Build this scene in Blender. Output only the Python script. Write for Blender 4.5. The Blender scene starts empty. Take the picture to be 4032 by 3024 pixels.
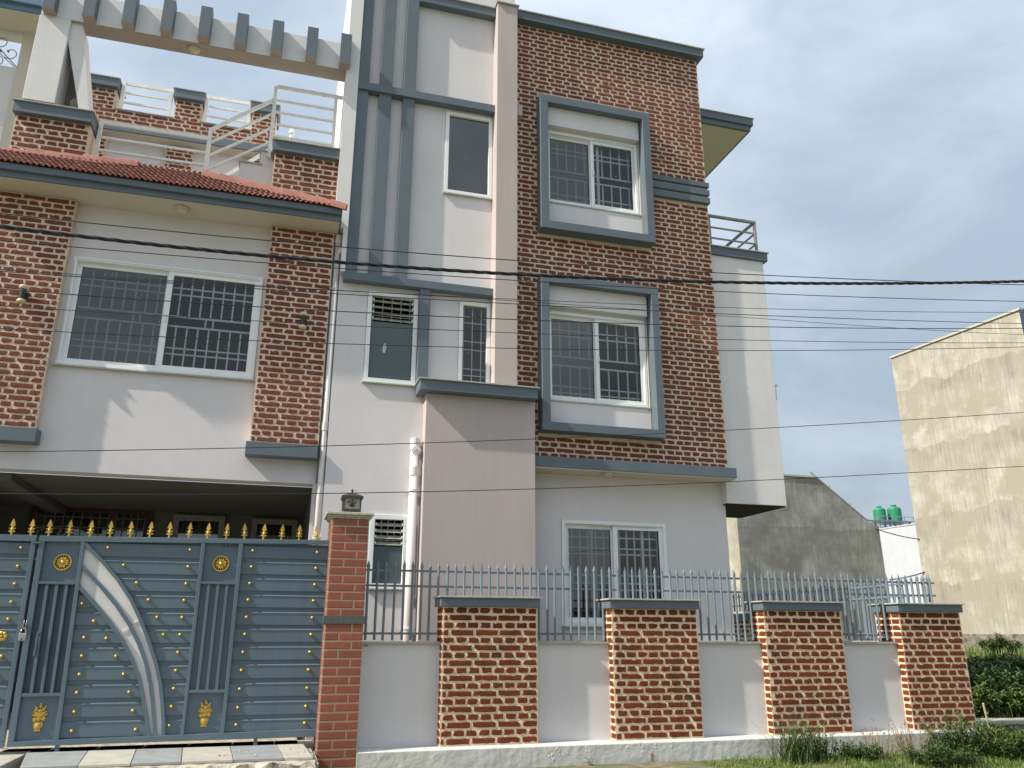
import bpy, bmesh, math, random
from mathutils import Vector, Matrix
random.seed(7)
R = math.radians
S = bpy.context.scene
C = S.collection

# ------------------------------------------------------------------ camera, world, sun, exposure
cam_d = bpy.data.cameras.new('camera'); cam = bpy.data.objects.new('camera', cam_d); C.objects.link(cam)
S.camera = cam
cam_d.sensor_width = 36.0; cam_d.lens = 36*3172.24/4032; cam_d.clip_end = 3000; cam_d.clip_start = .05
pi_, ro_, ya_ = R(17.27), R(.16), R(15.89)
fw = Vector((math.sin(ya_)*math.cos(pi_), math.cos(ya_)*math.cos(pi_), math.sin(pi_)))
rt = Vector((math.cos(ya_), -math.sin(ya_), 0)); up = rt.cross(fw)
r2 = rt*math.cos(ro_)+up*math.sin(ro_); u2 = up*math.cos(ro_)-rt*math.sin(ro_)
cam.matrix_world = Matrix(((r2.x, u2.x, -fw.x, 0), (r2.y, u2.y, -fw.y, 0), (r2.z, u2.z, -fw.z, 0), (0, 0, 0, 1)))

SUN = Vector((5.4, 1.0, -5.0)).normalized()         # direction the light travels
sd = bpy.data.lights.new('sun', 'SUN'); so = bpy.data.objects.new('sun', sd); C.objects.link(so)
sd.energy = 4.8; sd.angle = R(.7); sd.color = (1.0, .93, .80)
so.rotation_euler = SUN.to_track_quat('-Z', 'Y').to_euler()
w = bpy.data.worlds.new('World'); S.world = w; w.use_nodes = True
nt = w.node_tree; nt.nodes.clear()
def N(t, ty, **k):
    n = t.nodes.new(ty)
    for a, b in k.items():
        if a.startswith('i_'): n.inputs[int(a[2:])].default_value = b
        else: setattr(n, a, b)
    return n
sky = N(nt, 'ShaderNodeTexSky'); sky.sky_type = 'NISHITA'; sky.sun_disc = False
sky.sun_elevation = math.asin(-SUN.z); sky.sun_rotation = math.atan2(-SUN.x, -SUN.y)
sky.dust_density = 5.0; sky.air_density = 1.2
tc = N(nt, 'ShaderNodeTexCoord')
mp = N(nt, 'ShaderNodeMapping'); mp.inputs['Scale'].default_value = (1.0, 1.0, 2.2)
nz = N(nt, 'ShaderNodeTexNoise'); nz.inputs['Scale'].default_value = 2.6; nz.inputs['Detail'].default_value = 7; nz.inputs['Roughness'].default_value = .52; nz.inputs['Distortion'].default_value = .5
rp = N(nt, 'ShaderNodeValToRGB')
rp.color_ramp.elements[0].position = .36; rp.color_ramp.elements[0].color = (.365, .435, .52, 1)
rp.color_ramp.elements[1].position = .66; rp.color_ramp.elements[1].color = (.61, .685, .76, 1)
sep = N(nt, 'ShaderNodeSeparateXYZ')
gr = N(nt, 'ShaderNodeMapRange'); gr.inputs['From Min'].default_value = 0.0; gr.inputs['From Max'].default_value = .62
gr.inputs['To Min'].default_value = .84; gr.inputs['To Max'].default_value = 1.25
mul = N(nt, 'ShaderNodeVectorMath', operation='SCALE')
bg1 = N(nt, 'ShaderNodeBackground'); bg1.inputs['Strength'].default_value = .15
bg2 = N(nt, 'ShaderNodeBackground'); bg2.inputs['Strength'].default_value = 1.0
mx = N(nt, 'ShaderNodeMixShader'); mx.inputs[0].default_value = .82
wo = N(nt, 'ShaderNodeOutputWorld')
l = nt.links.new
l(sky.outputs[0], bg1.inputs[0]); l(tc.outputs['Generated'], mp.inputs[0]); l(mp.outputs[0], nz.inputs[0])
l(nz.outputs[0], rp.inputs[0]); l(tc.outputs['Generated'], sep.inputs[0]); l(sep.outputs[2], gr.inputs[0])
l(rp.outputs[0], mul.inputs[0]); l(gr.outputs[0], mul.inputs['Scale']); l(mul.outputs[0], bg2.inputs[0])
l(bg1.outputs[0], mx.inputs[1]); l(bg2.outputs[0], mx.inputs[2]); l(mx.outputs[0], wo.inputs[0])
S.view_settings.view_transform = 'Standard'; S.view_settings.look = 'None'
S.view_settings.exposure = 0.31; S.view_settings.gamma = 1.0
S.render.engine = 'CYCLES'

# ------------------------------------------------------------------ materials
def mat(name, col, rough=.8, metal=0, var=.06, scale=3.0, bump=.0, bscale=60, col2=None, streak=0.0, rand=0.0, spec=.4, dirt=None, dscale=1.2, dlo=.55, dhi=.7, coat=0, band=0):
    m = bpy.data.materials.new(name); m.use_nodes = True; t = m.node_tree; L = t.links.new
    b = t.nodes['Principled BSDF']; b.inputs['Roughness'].default_value = rough; b.inputs['Metallic'].default_value = metal
    b.inputs['Specular IOR Level'].default_value = spec
    if coat: b.inputs['Coat Weight'].default_value = coat
    geo = N(t, 'ShaderNodeNewGeometry')
    n1 = N(t, 'ShaderNodeTexNoise'); n1.inputs['Scale'].default_value = scale; n1.inputs['Detail'].default_value = 6; n1.inputs['Roughness'].default_value = .6
    L(geo.outputs['Position'], n1.inputs['Vector'])
    mr = N(t, 'ShaderNodeMapRange'); mr.inputs['From Min'].default_value = .3; mr.inputs['From Max'].default_value = .7
    mr.inputs['To Min'].default_value = 1-var; mr.inputs['To Max'].default_value = 1+var
    L(n1.outputs[0], mr.inputs[0])
    src = mr.outputs[0]
    if rand:
        oi = N(t, 'ShaderNodeObjectInfo'); ad = N(t, 'ShaderNodeMath', operation='ADD'); fr = N(t, 'ShaderNodeMath', operation='FRACT')
        L(oi.outputs['Random'], ad.inputs[0]); L(geo.outputs['Random Per Island'], ad.inputs[1]); L(ad.outputs[0], fr.inputs[0])
        mr2 = N(t, 'ShaderNodeMapRange'); mr2.inputs['To Min'].default_value = 1-rand; mr2.inputs['To Max'].default_value = 1+rand
        L(fr.outputs[0], mr2.inputs[0]); mm = N(t, 'ShaderNodeMath', operation='MULTIPLY'); L(mr.outputs[0], mm.inputs[0]); L(mr2.outputs[0], mm.inputs[1]); src = mm.outputs[0]
    if streak:
        mpp = N(t, 'ShaderNodeMapping'); mpp.inputs['Scale'].default_value = (7, 7, .45)
        n2 = N(t, 'ShaderNodeTexNoise'); n2.inputs['Scale'].default_value = 2.0; n2.inputs['Detail'].default_value = 5
        L(geo.outputs['Position'], mpp.inputs[0]); L(mpp.outputs[0], n2.inputs['Vector'])
        mr3 = N(t, 'ShaderNodeMapRange'); mr3.inputs['From Min'].default_value = .35; mr3.inputs['From Max'].default_value = .7
        mr3.inputs['To Min'].default_value = 1+streak*.4; mr3.inputs['To Max'].default_value = 1-streak
        L(n2.outputs[0], mr3.inputs[0]); mm = N(t, 'ShaderNodeMath', operation='MULTIPLY'); L(src, mm.inputs[0]); L(mr3.outputs[0], mm.inputs[1]); src = mm.outputs[0]
    if band:
        sp = N(t, 'ShaderNodeSeparateXYZ'); L(geo.outputs['Position'], sp.inputs[0])
        nb_ = N(t, 'ShaderNodeTexNoise'); nb_.inputs['Scale'].default_value = .7; nb_.inputs['Detail'].default_value = 9; nb_.inputs['Roughness'].default_value = .6; L(geo.outputs['Position'], nb_.inputs['Vector'])
        a1 = N(t, 'ShaderNodeMath', operation='MULTIPLY_ADD'); a1.inputs[1].default_value = 1.3; L(nb_.outputs[0], a1.inputs[0]); L(sp.outputs[2], a1.inputs[2])
        a2 = N(t, 'ShaderNodeMath', operation='DIVIDE'); a2.inputs[1].default_value = band; L(a1.outputs[0], a2.inputs[0])
        a3 = N(t, 'ShaderNodeMath', operation='FRACT'); L(a2.outputs[0], a3.inputs[0])
        a4 = N(t, 'ShaderNodeMapRange'); a4.inputs['From Min'].default_value = .3; a4.inputs['To Min'].default_value = 1.07; a4.inputs['To Max'].default_value = .80; L(a3.outputs[0], a4.inputs[0])
        mm = N(t, 'ShaderNodeMath', operation='MULTIPLY'); L(src, mm.inputs[0]); L(a4.outputs[0], mm.inputs[1]); src = mm.outputs[0]
    base = None
    if col2:
        mc = N(t, 'ShaderNodeMix', data_type='RGBA'); mc.inputs[6].default_value = (*col, 1); mc.inputs[7].default_value = (*col2, 1)
        if rand: L(fr.outputs[0], mc.inputs[0])
        else:
            n5 = N(t, 'ShaderNodeTexNoise'); n5.inputs['Scale'].default_value = scale*.6; n5.inputs['Detail'].default_value = 5; L(geo.outputs['Position'], n5.inputs['Vector'])
            r5 = N(t, 'ShaderNodeMapRange'); r5.inputs['From Min'].default_value = .4; r5.inputs['From Max'].default_value = .62; L(n5.outputs[0], r5.inputs[0]); L(r5.outputs[0], mc.inputs[0])
        base = mc.outputs[2]
    sc = N(t, 'ShaderNodeVectorMath', operation='SCALE')
    if base: L(base, sc.inputs[0])
    else: sc.inputs[0].default_value = col
    L(src, sc.inputs['Scale'])
    outc = sc.outputs[0]
    if dirt:
        n6 = N(t, 'ShaderNodeTexNoise'); n6.inputs['Scale'].default_value = dscale; n6.inputs['Detail'].default_value = 8; n6.inputs['Roughness'].default_value = .65; L(geo.outputs['Position'], n6.inputs['Vector'])
        r6 = N(t, 'ShaderNodeMapRange'); r6.inputs['From Min'].default_value = dlo; r6.inputs['From Max'].default_value = dhi; L(n6.outputs[0], r6.inputs[0])
        m6 = N(t, 'ShaderNodeMix', data_type='RGBA'); L(r6.outputs[0], m6.inputs[0]); L(outc, m6.inputs[6]); m6.inputs[7].default_value = (*dirt, 1); outc = m6.outputs[2]
    L(outc, b.inputs['Base Color'])
    if bump:
        n3 = N(t, 'ShaderNodeTexNoise'); n3.inputs['Scale'].default_value = bscale; n3.inputs['Detail'].default_value = 4
        L(geo.outputs['Position'], n3.inputs['Vector'])
        bp = N(t, 'ShaderNodeBump'); bp.inputs['Strength'].default_value = bump; bp.inputs['Distance'].default_value = .01
        L(n3.outputs[0], bp.inputs['Height']); L(bp.outputs[0], b.inputs['Normal'])
    return m
M = {}
M['plaster'] = mat('lilac_white_plaster', (.69, .67, .68), .85, var=.045, scale=1.3, bump=.07, bscale=16, streak=.018)
M['white'] = mat('white_plaster', (.73, .72, .725), .85, var=.04, scale=2, bump=.08, bscale=14, streak=.03)
M['pink'] = mat('pinkish_plaster', (.485, .422, .405), .85, var=.045, scale=1.5, bump=.07, bscale=16, streak=.03)
M['base'] = mat('stained_white_plinth', (.60, .60, .585), .85, var=.07, scale=4, bump=.8, bscale=14, streak=.13, dirt=(.36, .34, .29), dscale=2.2, dlo=.6, dhi=.76)
M['grey'] = mat('slate_blue_paint', (.122, .156, .186), .6, var=.06, scale=3, bump=.12, bscale=40, streak=.04)
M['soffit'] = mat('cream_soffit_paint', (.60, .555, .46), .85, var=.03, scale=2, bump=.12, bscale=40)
M['brick_up'] = mat('dark_red_brick', (.245, .088, .052), .9, spec=.15, var=.25, scale=38, bump=.9, bscale=110, col2=(.140, .050, .036), rand=.25, dirt=(.23, .15, .12), dscale=11, dlo=.62, dhi=.78)
M['brick_lo'] = mat('orange_red_brick', (.235, .062, .022), .9, var=.28, scale=36, bump=.9, bscale=110, col2=(.12, .032, .017), rand=.25, spec=.15, dirt=(.055, .035, .025), dscale=2.6, dlo=.54, dhi=.68)
M['mortar'] = mat('cream_painted_mortar', (.80, .63, .455), .9, var=.16, scale=30, bump=.8, bscale=80, streak=.08, dirt=(.40, .30, .20), dscale=2.6, dlo=.56, dhi=.72)
M['mortar_up'] = mat('pale_painted_mortar', (.70, .56, .44), .9, var=.16, scale=30, bump=.8, bscale=80, streak=.08, dirt=(.42, .32, .24), dscale=3, dlo=.52, dhi=.72)
M['tile'] = mat('terracotta_wall_tile', (.27, .088, .052), .5, var=.16, scale=55, bump=.3, bscale=120, rand=.10)
M['grout'] = mat('pale_grout', (.50, .42, .34), .9, var=.08, scale=30, bump=.4)
M['granite'] = mat('speckled_granite', (.10, .11, .105), .4, var=.9, scale=140)
M['marble'] = mat('thin_marble_coping', (.42, .42, .38), .5, var=.25, scale=40, bump=.2)
M['cast'] = mat('cream_cast_cap', (.46, .45, .37), .8, var=.2, scale=22, bump=.6, bscale=60)
M['rooftile'] = mat('red_clay_roof_tile', (.40, .175, .135), .55, var=.15, scale=25, rand=.13, bump=.2)
M['pvc'] = mat('white_upvc', (.84, .87, .87), .35, var=.03, scale=8, spec=.5)
M['film'] = mat('peeling_protective_film', (.62, .66, .66), .5, var=.2, scale=90, dirt=(.25, .28, .30), dscale=45, dlo=.6, dhi=.62)
M['pipe'] = mat('painted_pvc_pipe', (.72, .68, .66), .45, var=.04, scale=5)
M['rail'] = mat('white_steel_railing', (.80, .80, .76), .4, var=.10, scale=12, dirt=(.40, .38, .32), dscale=14, dlo=.62, dhi=.72)
M['fence'] = mat('blue_grey_steel', (.175, .225, .268), .42, var=.08, scale=15, bump=.05, spec=.5)
M['gate'] = mat('blue_gate_enamel', (.112, .158, .196), .27, var=.07, scale=2.5, bump=.05, bscale=9, spec=.5, streak=.05)
M['gatedark'] = mat('blue_gate_recess', (.062, .105, .135), .4, var=.07, scale=2.5, spec=.5)
M['acryl'] = mat('milky_acrylic_sheet', (.72, .70, .69), .35, var=.05, scale=5, spec=.5)
M['gold'] = mat('gold_paint', (.62, .42, .10), .38, metal=.55, var=.15, scale=60)
M['steel'] = mat('worn_steel', (.45, .45, .46), .35, metal=.8, var=.1, scale=30)
M['cable'] = mat('black_cable', (.018, .018, .024), .5, var=.1)
M['bronze'] = mat('dark_bronze_lantern', (.07, .058, .045), .5, metal=.3, var=.3, scale=60)
M['frost'] = mat('frosted_etched_glass', (.30, .31, .29), .3, var=.45, scale=55)
M['lampcream'] = mat('cream_lamp_shade', (.62, .57, .38), .4)
M['lampwhite'] = mat('white_ceiling_lamp', (.52, .49, .40), .4, var=.1, scale=8)
M['black'] = mat('black_lamp_body', (.03, .03, .035), .4)
M['louver'] = mat('dusty_louver_glass', (.33, .34, .27), .45, var=.35, scale=16)
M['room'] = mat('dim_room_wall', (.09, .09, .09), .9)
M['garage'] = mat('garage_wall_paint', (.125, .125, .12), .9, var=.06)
M['door'] = mat('dark_red_door_wood', (.055, .018, .016), .4, var=.2, scale=12)
M['inox'] = mat('pale_window_grille', (.85, .86, .88), .4)
M['tilelight'] = mat('cream_floor_tile', (.47, .45, .40), .5, var=.12, scale=9, dirt=(.33, .30, .24), dscale=5, dlo=.58, dhi=.8)
M['tileblue'] = mat('grey_blue_floor_tile', (.30, .32, .325), .5, var=.14, scale=9, dirt=(.33, .31, .27), dscale=5, dlo=.58, dhi=.8)
M['rough'] = mat('broken_concrete', (.44, .40, .33), .95, var=.35, scale=14, bump=1.0, bscale=22, dirt=(.16, .14, .11), dscale=9, dlo=.55, dhi=.66)
M['soil'] = mat('dry_soil', (.20, .165, .12), .95, var=.3, scale=9, bump=1, bscale=30, col2=(.11, .13, .05))
M['grassg'] = mat('grassy_ground', (.10, .125, .035), .95, var=.3, scale=5, bump=1, bscale=30, col2=(.18, .15, .07))
M['road'] = mat('dusty_road', (.22, .205, .185), .95, var=.2, scale=3, bump=.5, bscale=40)
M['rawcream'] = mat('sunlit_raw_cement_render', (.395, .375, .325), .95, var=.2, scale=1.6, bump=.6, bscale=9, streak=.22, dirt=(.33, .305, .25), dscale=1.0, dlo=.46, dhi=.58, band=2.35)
M['rawgrey'] = mat('grey_raw_cement_render', (.31, .318, .31), .95, var=.2, scale=1.9, bump=.6, bscale=9, streak=.26, dirt=(.19, .197, .19), dscale=1.1, dlo=.42, dhi=.60, band=2.2)
M['farwhite'] = mat('white_far_render', (.47, .495, .54), .9, var=.05, scale=.6, streak=.06)
M['tank'] = mat('green_tank_plastic', (.025, .22, .11), .45, var=.08)
M['stone'] = mat('rubble_stone', (.22, .20, .17), .95, var=.4, scale=7, bump=1, bscale=12, dirt=(.09, .08, .065), dscale=5, dlo=.5, dhi=.58)
M['leaf'] = mat('green_leaf', (.065, .125, .025), .55, var=.2, scale=8, rand=.35, col2=(.13, .17, .035))
M['leafdark'] = mat('dark_green_leaf', (.035, .078, .016), .55, var=.2, scale=8, rand=.35, col2=(.075, .12, .03))
M['grass'] = mat('grass_blade', (.085, .165, .025), .6, var=.2, scale=8, rand=.4, col2=(.15, .19, .05))
M['dry'] = mat('dry_stalk', (.22, .16, .08), .8, rand=.3)
M['dgr'] = mat('dim_green_grille', (.12, .15, .14), .5)
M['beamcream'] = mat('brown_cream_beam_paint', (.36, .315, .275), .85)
M['olive_shade'] = mat('shaded_olive_render', (.22, .205, .165), .9)  # olive darkened to carry the deep shade behind the pergola brace
M['oldrail'] = mat('weathered_galvanised_rail', (.27, .27, .25), .6, var=.25, scale=20)
M['ink'] = mat('black_marker_ink', (.012, .012, .015), .7)
M['paint_white'] = mat('white_splash', (.55, .55, .53), .6)
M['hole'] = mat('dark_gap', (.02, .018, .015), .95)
def glass(name, fac, tint, rough=0.0):
    m = bpy.data.materials.new(name); m.use_nodes = True; t = m.node_tree; t.nodes.clear(); L = t.links.new
    tr = N(t, 'ShaderNodeBsdfTransparent'); tr.inputs[0].default_value = (*tint, 1)
    gl = N(t, 'ShaderNodeBsdfGlossy'); gl.inputs['Roughness'].default_value = rough; gl.inputs[0].default_value = (.76, .75, .71, 1)
    lw = N(t, 'ShaderNodeLayerWeight'); lw.inputs[0].default_value = .28
    mr = N(t, 'ShaderNodeMapRange'); mr.inputs['To Min'].default_value = fac; mr.inputs['To Max'].default_value = 1.0
    mx_ = N(t, 'ShaderNodeMixShader'); o = N(t, 'ShaderNodeOutputMaterial')
    L(lw.outputs['Fresnel'], mr.inputs[0]); L(mr.outputs[0], mx_.inputs[0]); L(tr.outputs[0], mx_.inputs[1]); L(gl.outputs[0], mx_.inputs[2]); L(mx_.outputs[0], o.inputs[0])
    return m
M['glass'] = glass('window_glass', .06, (.86, .88, .88))
M['glass2'] = glass('double_window_glass', .13, (.52, .54, .54))
M['tint'] = glass('dark_tinted_glass', .16, (.10, .11, .12))
fr_ = bpy.data.materials.new('frosted_window_glass'); fr_.use_nodes = True
_b = fr_.node_tree.nodes['Principled BSDF']; _b.inputs['Base Color'].default_value = (.085, .115, .12, 1); _b.inputs['Roughness'].default_value = .22
M['frosted'] = fr_

# ------------------------------------------------------------------ mesh helpers
class MB:
    def __init__(s): s.v = []; s.f = []
    def add(s, vs, fs):
        o = len(s.v); s.v += [tuple(p) for p in vs]; s.f += [tuple(i+o for i in q) for q in fs]; return s
    def box(s, x0, x1, y0, y1, z0, z1):
        return s.add([(x0, y0, z0), (x1, y0, z0), (x1, y1, z0), (x0, y1, z0), (x0, y0, z1), (x1, y0, z1), (x1, y1, z1), (x0, y1, z1)],
                     [(0, 3, 2, 1), (4, 5, 6, 7), (0, 1, 5, 4), (1, 2, 6, 5), (2, 3, 7, 6), (3, 0, 4, 7)])
    def poly(s, pts, y0, y1):
        """a polygon in the XZ plane (counter-clockwise seen from -Y) given thickness from y0 (front) to y1"""
        n = len(pts)
        return s.add([(x, y0, z) for x, z in pts]+[(x, y1, z) for x, z in pts],
                     [tuple(range(n)), tuple(range(2*n-1, n-1, -1))]+[(i, i+n, (i+1) % n+n, (i+1) % n) for i in range(n)])
    def tube(s, pts, r, n=6, caps=True):
        pts = [Vector(p) for p in pts]; rs = r if isinstance(r, (list, tuple)) else [r]*len(pts); vs = []
        for i, p in enumerate(pts):
            d = (pts[min(i+1, len(pts)-1)]-pts[max(i-1, 0)]).normalized()
            a = Vector((0, 0, 1)) if abs(d.z) < .9 else Vector((1, 0, 0))
            u = d.cross(a).normalized(); w_ = u.cross(d)
            for k in range(n):
                t = 2*math.pi*k/n; vs.append(p+(u*math.cos(t)+w_*math.sin(t))*rs[i])
        fs = [(i*n+k, i*n+(k+1) % n, (i+1)*n+(k+1) % n, (i+1)*n+k) for i in range(len(pts)-1) for k in range(n)]
        if caps: fs += [tuple(range(n-1, -1, -1)), tuple(range((len(pts)-1)*n, len(pts)*n))]
        return s.add(vs, fs)
    def lathe(s, prof, n=16, c=(0, 0, 0), axis='z'):
        vs = []
        for r, h in prof:
            for k in range(n):
                t = 2*math.pi*k/n; x, y = r*math.cos(t), r*math.sin(t)
                vs.append((c[0]+x, c[1]+y, c[2]+h) if axis == 'z' else (c[0]+x, c[1]+h, c[2]+y))
        fs = [(i*n+k, i*n+(k+1) % n, (i+1)*n+(k+1) % n, (i+1)*n+k) for i in range(len(prof)-1) for k in range(n)]
        fs += [tuple(range(n-1, -1, -1)), tuple(range((len(prof)-1)*n, len(prof)*n))]
        return s.add(vs, fs)
    def bar(s, a, b, wdt, dep, y=None):
        """square bar between two points, width wdt in the XZ plane, depth dep in Y"""
        a = Vector(a); b = Vector(b); d = (b-a).normalized(); n = Vector((-d.z, 0, d.x)).normalized()*wdt/2; q = Vector((0, dep/2, 0))
        return s.add([a-n-q, b-n-q, b+n-q, a+n-q, a-n+q, b-n+q, b+n+q, a+n+q],
                     [(0, 1, 2, 3), (4, 7, 6, 5), (0, 4, 5, 1), (1, 5, 6, 2), (2, 6, 7, 3), (3, 7, 4, 0)])
    def mesh(s, name, smooth=False, fix=True):
        me = bpy.data.meshes.new(name); me.from_pydata(s.v, [], s.f); me.update()
        if fix:
            bm = bmesh.new(); bm.from_mesh(me); bmesh.ops.recalc_face_normals(bm, faces=bm.faces); bm.to_mesh(me); bm.free()
        if smooth: me.polygons.foreach_set('use_smooth', [True]*len(me.polygons)); 
        return me
WL = {}
def put(o, parent, loc=(0, 0, 0)):
    C.objects.link(o); loc = Vector(loc); WL[o.name] = loc
    if parent: o.parent = parent; o.location = loc-WL[parent.name]
    else: o.location = loc
    return o
def thing(name, label, cat, loc=(0, 0, 0), group=None):
    o = bpy.data.objects.new(name, None); o.empty_display_size = .1; put(o, None, loc)
    o['label'] = label; o['category'] = cat
    if group: o['group'] = group
    return o
def ob(name, mb, m, parent=None, loc=(0, 0, 0), bev=0, smooth=False, label=None, cat=None, kind=None, group=None, rot=None, scale=None):
    me = mb if isinstance(mb, bpy.types.Mesh) else mb.mesh(name, smooth)
    if not me.materials: me.materials.append(M[m] if isinstance(m, str) else m)
    o = bpy.data.objects.new(name, me); put(o, parent, loc)
    if rot: o.rotation_euler = rot
    if scale: o.scale = scale
    if bev:
        b = o.modifiers.new('bevel', 'BEVEL'); b.width = bev; b.segments = 2; b.limit_method = 'ANGLE'; b.angle_limit = R(40)
    if label: o['label'] = label
    if cat: o['category'] = cat
    if kind: o['kind'] = kind
    if group: o['group'] = group
    return o
def cells(x0, x1, z0, z1, holes):
    xs = sorted({x0, x1, *[h[0] for h in holes], *[h[1] for h in holes]}); zs = sorted({z0, z1, *[h[2] for h in holes], *[h[3] for h in holes]})
    xs = [x for x in xs if x0 <= x <= x1]; zs = [z for z in zs if z0 <= z <= z1]
    return xs, zs
def wall(x0, x1, z0, z1, y, t, holes=()):
    """a wall slab facing -Y with rectangular openings and their reveals"""
    m = MB(); xs, zs = cells(x0, x1, z0, z1, holes)
    inside = lambda x, z: any(h[0] < x < h[1] and h[2] < z < h[3] for h in holes)
    for i in range(len(xs)-1):
        for j in range(len(zs)-1):
            if inside((xs[i]+xs[i+1])/2, (zs[j]+zs[j+1])/2): continue
            a, b, c, d = xs[i], xs[i+1], zs[j], zs[j+1]
            m.add([(a, y, c), (b, y, c), (b, y, d), (a, y, d)], [(0, 1, 2, 3)]); m.add([(a, y+t, c), (b, y+t, c), (b, y+t, d), (a, y+t, d)], [(3, 2, 1, 0)])
    for h in holes:
        a, b, c, d = h[:4]
        m.add([(a, y, c), (b, y, c), (b, y, d), (a, y, d), (a, y+t, c), (b, y+t, c), (b, y+t, d), (a, y+t, d)], [(0, 4, 5, 1), (1, 5, 6, 2), (2, 6, 7, 3), (3, 7, 4, 0)])
    m.add([(x0, y, z0), (x1, y, z0), (x1, y, z1), (x0, y, z1), (x0, y+t, z0), (x1, y+t, z0), (x1, y+t, z1), (x0, y+t, z1)], [(0, 1, 5, 4), (1, 2, 6, 5), (2, 3, 7, 6), (3, 0, 4, 7)])
    me = m.mesh('wall', fix=False); return me

# ------------------------------------------------------------------ bricks
def brick_mesh(L_, H_, seed, rag=1.0):
    """one hand-made brick face: uneven outline, slightly proud, chipped edges"""
    rnd = random.Random(seed); n = 6 if L_ > .15 else 4; pts = []
    j = lambda k: rnd.uniform(-k, k)*rag
    for i in range(n): pts.append((-L_/2+L_*i/n+j(.006), -H_/2+j(.0028)+(.004*rag if i == 0 else 0)))
    for i in range(2): pts.append((L_/2+j(.004), -H_/2+H_*i/2+j(.002)))
    for i in range(n): pts.append((L_/2-L_*i/n+j(.006), H_/2+j(.0028)-(.004*rag if i == 0 else 0)))
    for i in range(2): pts.append((-L_/2+j(.004), H_/2-H_*i/2+j(.002)))
    if rnd.random() < .35*rag:
        k = rnd.randrange(len(pts)); pts[k] = (pts[k][0]*.86, pts[k][1]*.62)
    m = MB(); k = len(pts); d = .004
    m.add([(x*(1-.006/L_*2), -d-.0015, z*(1-.005/H_*2)) for x, z in pts]+[(x, -d*.3, z) for x, z in pts]+[(x, .004, z) for x, z in pts],
          [tuple(range(k))]+[(i+k, (i+1) % k+k, (i+1) % k, i) for i in range(k)]+[(i+2*k, (i+1) % k+2*k, (i+1) % k+k, i+k) for i in range(k)])
    return m
VAR = {}
def variants(key, L_, H_, n, rag=1.0): VAR[key] = [brick_mesh(L_, H_, key+str(i), rag) for i in range(n)]
variants('S', .213, .0475, 14, .95); variants('H', .100, .0475, 14, .9)
BR = {}   # owner -> list of (cam distance, variant key, idx, pos, side, sx, material, parent)
def clip_rects(x0, x1, zc, hz, holes):
    """free intervals of [x0,x1] at height zc after removing holes"""
    iv = [(x0, x1)]
    for h in holes:
        if h[2]-hz < zc < h[3]+hz:
            nv = []
            for a, b in iv:
                if h[1] <= a or h[0] >= b: nv.append((a, b))
                else:
                    if h[0] > a: nv.append((a, h[0]))
                    if h[1] < b: nv.append((h[1], b))
            iv = nv
    return iv
def bricks(owner, parent, m, x0, x1, z0, z1, y, holes=(), side=False, pitch=.24, course=.0677, start='H', phase=0, seed=0, end_clip=True):
    rnd = random.Random(seed); k = 0; z = z1-course/2
    while z > z0+course*.35:
        stretch = (k % 2 == (1 if start == 'H' else 0)); p = pitch if stretch else pitch/2
        off = (phase+ (p*.25 if stretch else 0)+rnd.uniform(-.012, .012)) % p
        for a, b in clip_rects(x0, x1, z, course*.32, holes):
            x = a-((a-x0-off) % p) if a > x0 else x0+off-p
            while x < b-.02:
                l0 = max(x, a); l1 = min(x+p, b); ln = l1-l0
                if ln > .045:
                    key = 'S' if ln > .16 else 'H'; nat = .24 if key == 'S' else .12
                    face = ln-.025 if ln > .05 else ln-.015; sx = face/(.213 if key == 'S' else .100)
                    c = (l0+l1)/2+rnd.uniform(-.003, .003); zz = z+rnd.uniform(-.0015, .0015)
                    pos = Vector((c, y, zz)) if not side else Vector((y, c, zz))
                    d = pos.dot(fw)
                    BR.setdefault(owner, []).append((d, key, rnd.randrange(14), pos, side, sx, m, parent, rnd.random() < .5))
                x += p
        z -= course; k += 1
def flush_bricks(owner, root, names=('brick', 'brick_field'), limit=300):
    lst = sorted(BR[owner], key=lambda t: t[0]); meshes = {}
    for d, key, i, pos, side, sx, m, par, fl in lst[:limit]:
        kk = (key, i, m)
        if kk not in meshes:
            me = VAR[key][i].mesh('brick'); me.materials.append(M[m]); meshes[kk] = me
        o = bpy.data.objects.new(names[0], meshes[kk]); put(o, par, pos)
        o.scale = (sx, 1, 1)
        rz = math.pi if False else 0
        o.rotation_euler = (0, math.pi if fl else 0, -math.pi/2 if side else 0)
    rest = lst[limit:]
    if rest:
        for m in sorted({t[6] for t in rest}):
            mb = MB()
            for d, key, i, pos, side, sx, mm, par, fl in rest:
                if mm != m: continue
                v = VAR[key][i]; s1 = -1 if fl else 1; vs = []
                for x, y, z in v.v:
                    x, z = x*sx*s1, z*s1
                    vs.append((pos.x+y, pos.y-x, pos.z+z) if side else (pos.x+x, pos.y+y, pos.z+z))
                mb.add(vs, v.f)
            ob(names[1], mb.mesh(names[1], fix=False), m, root, kind='stuff')
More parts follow.
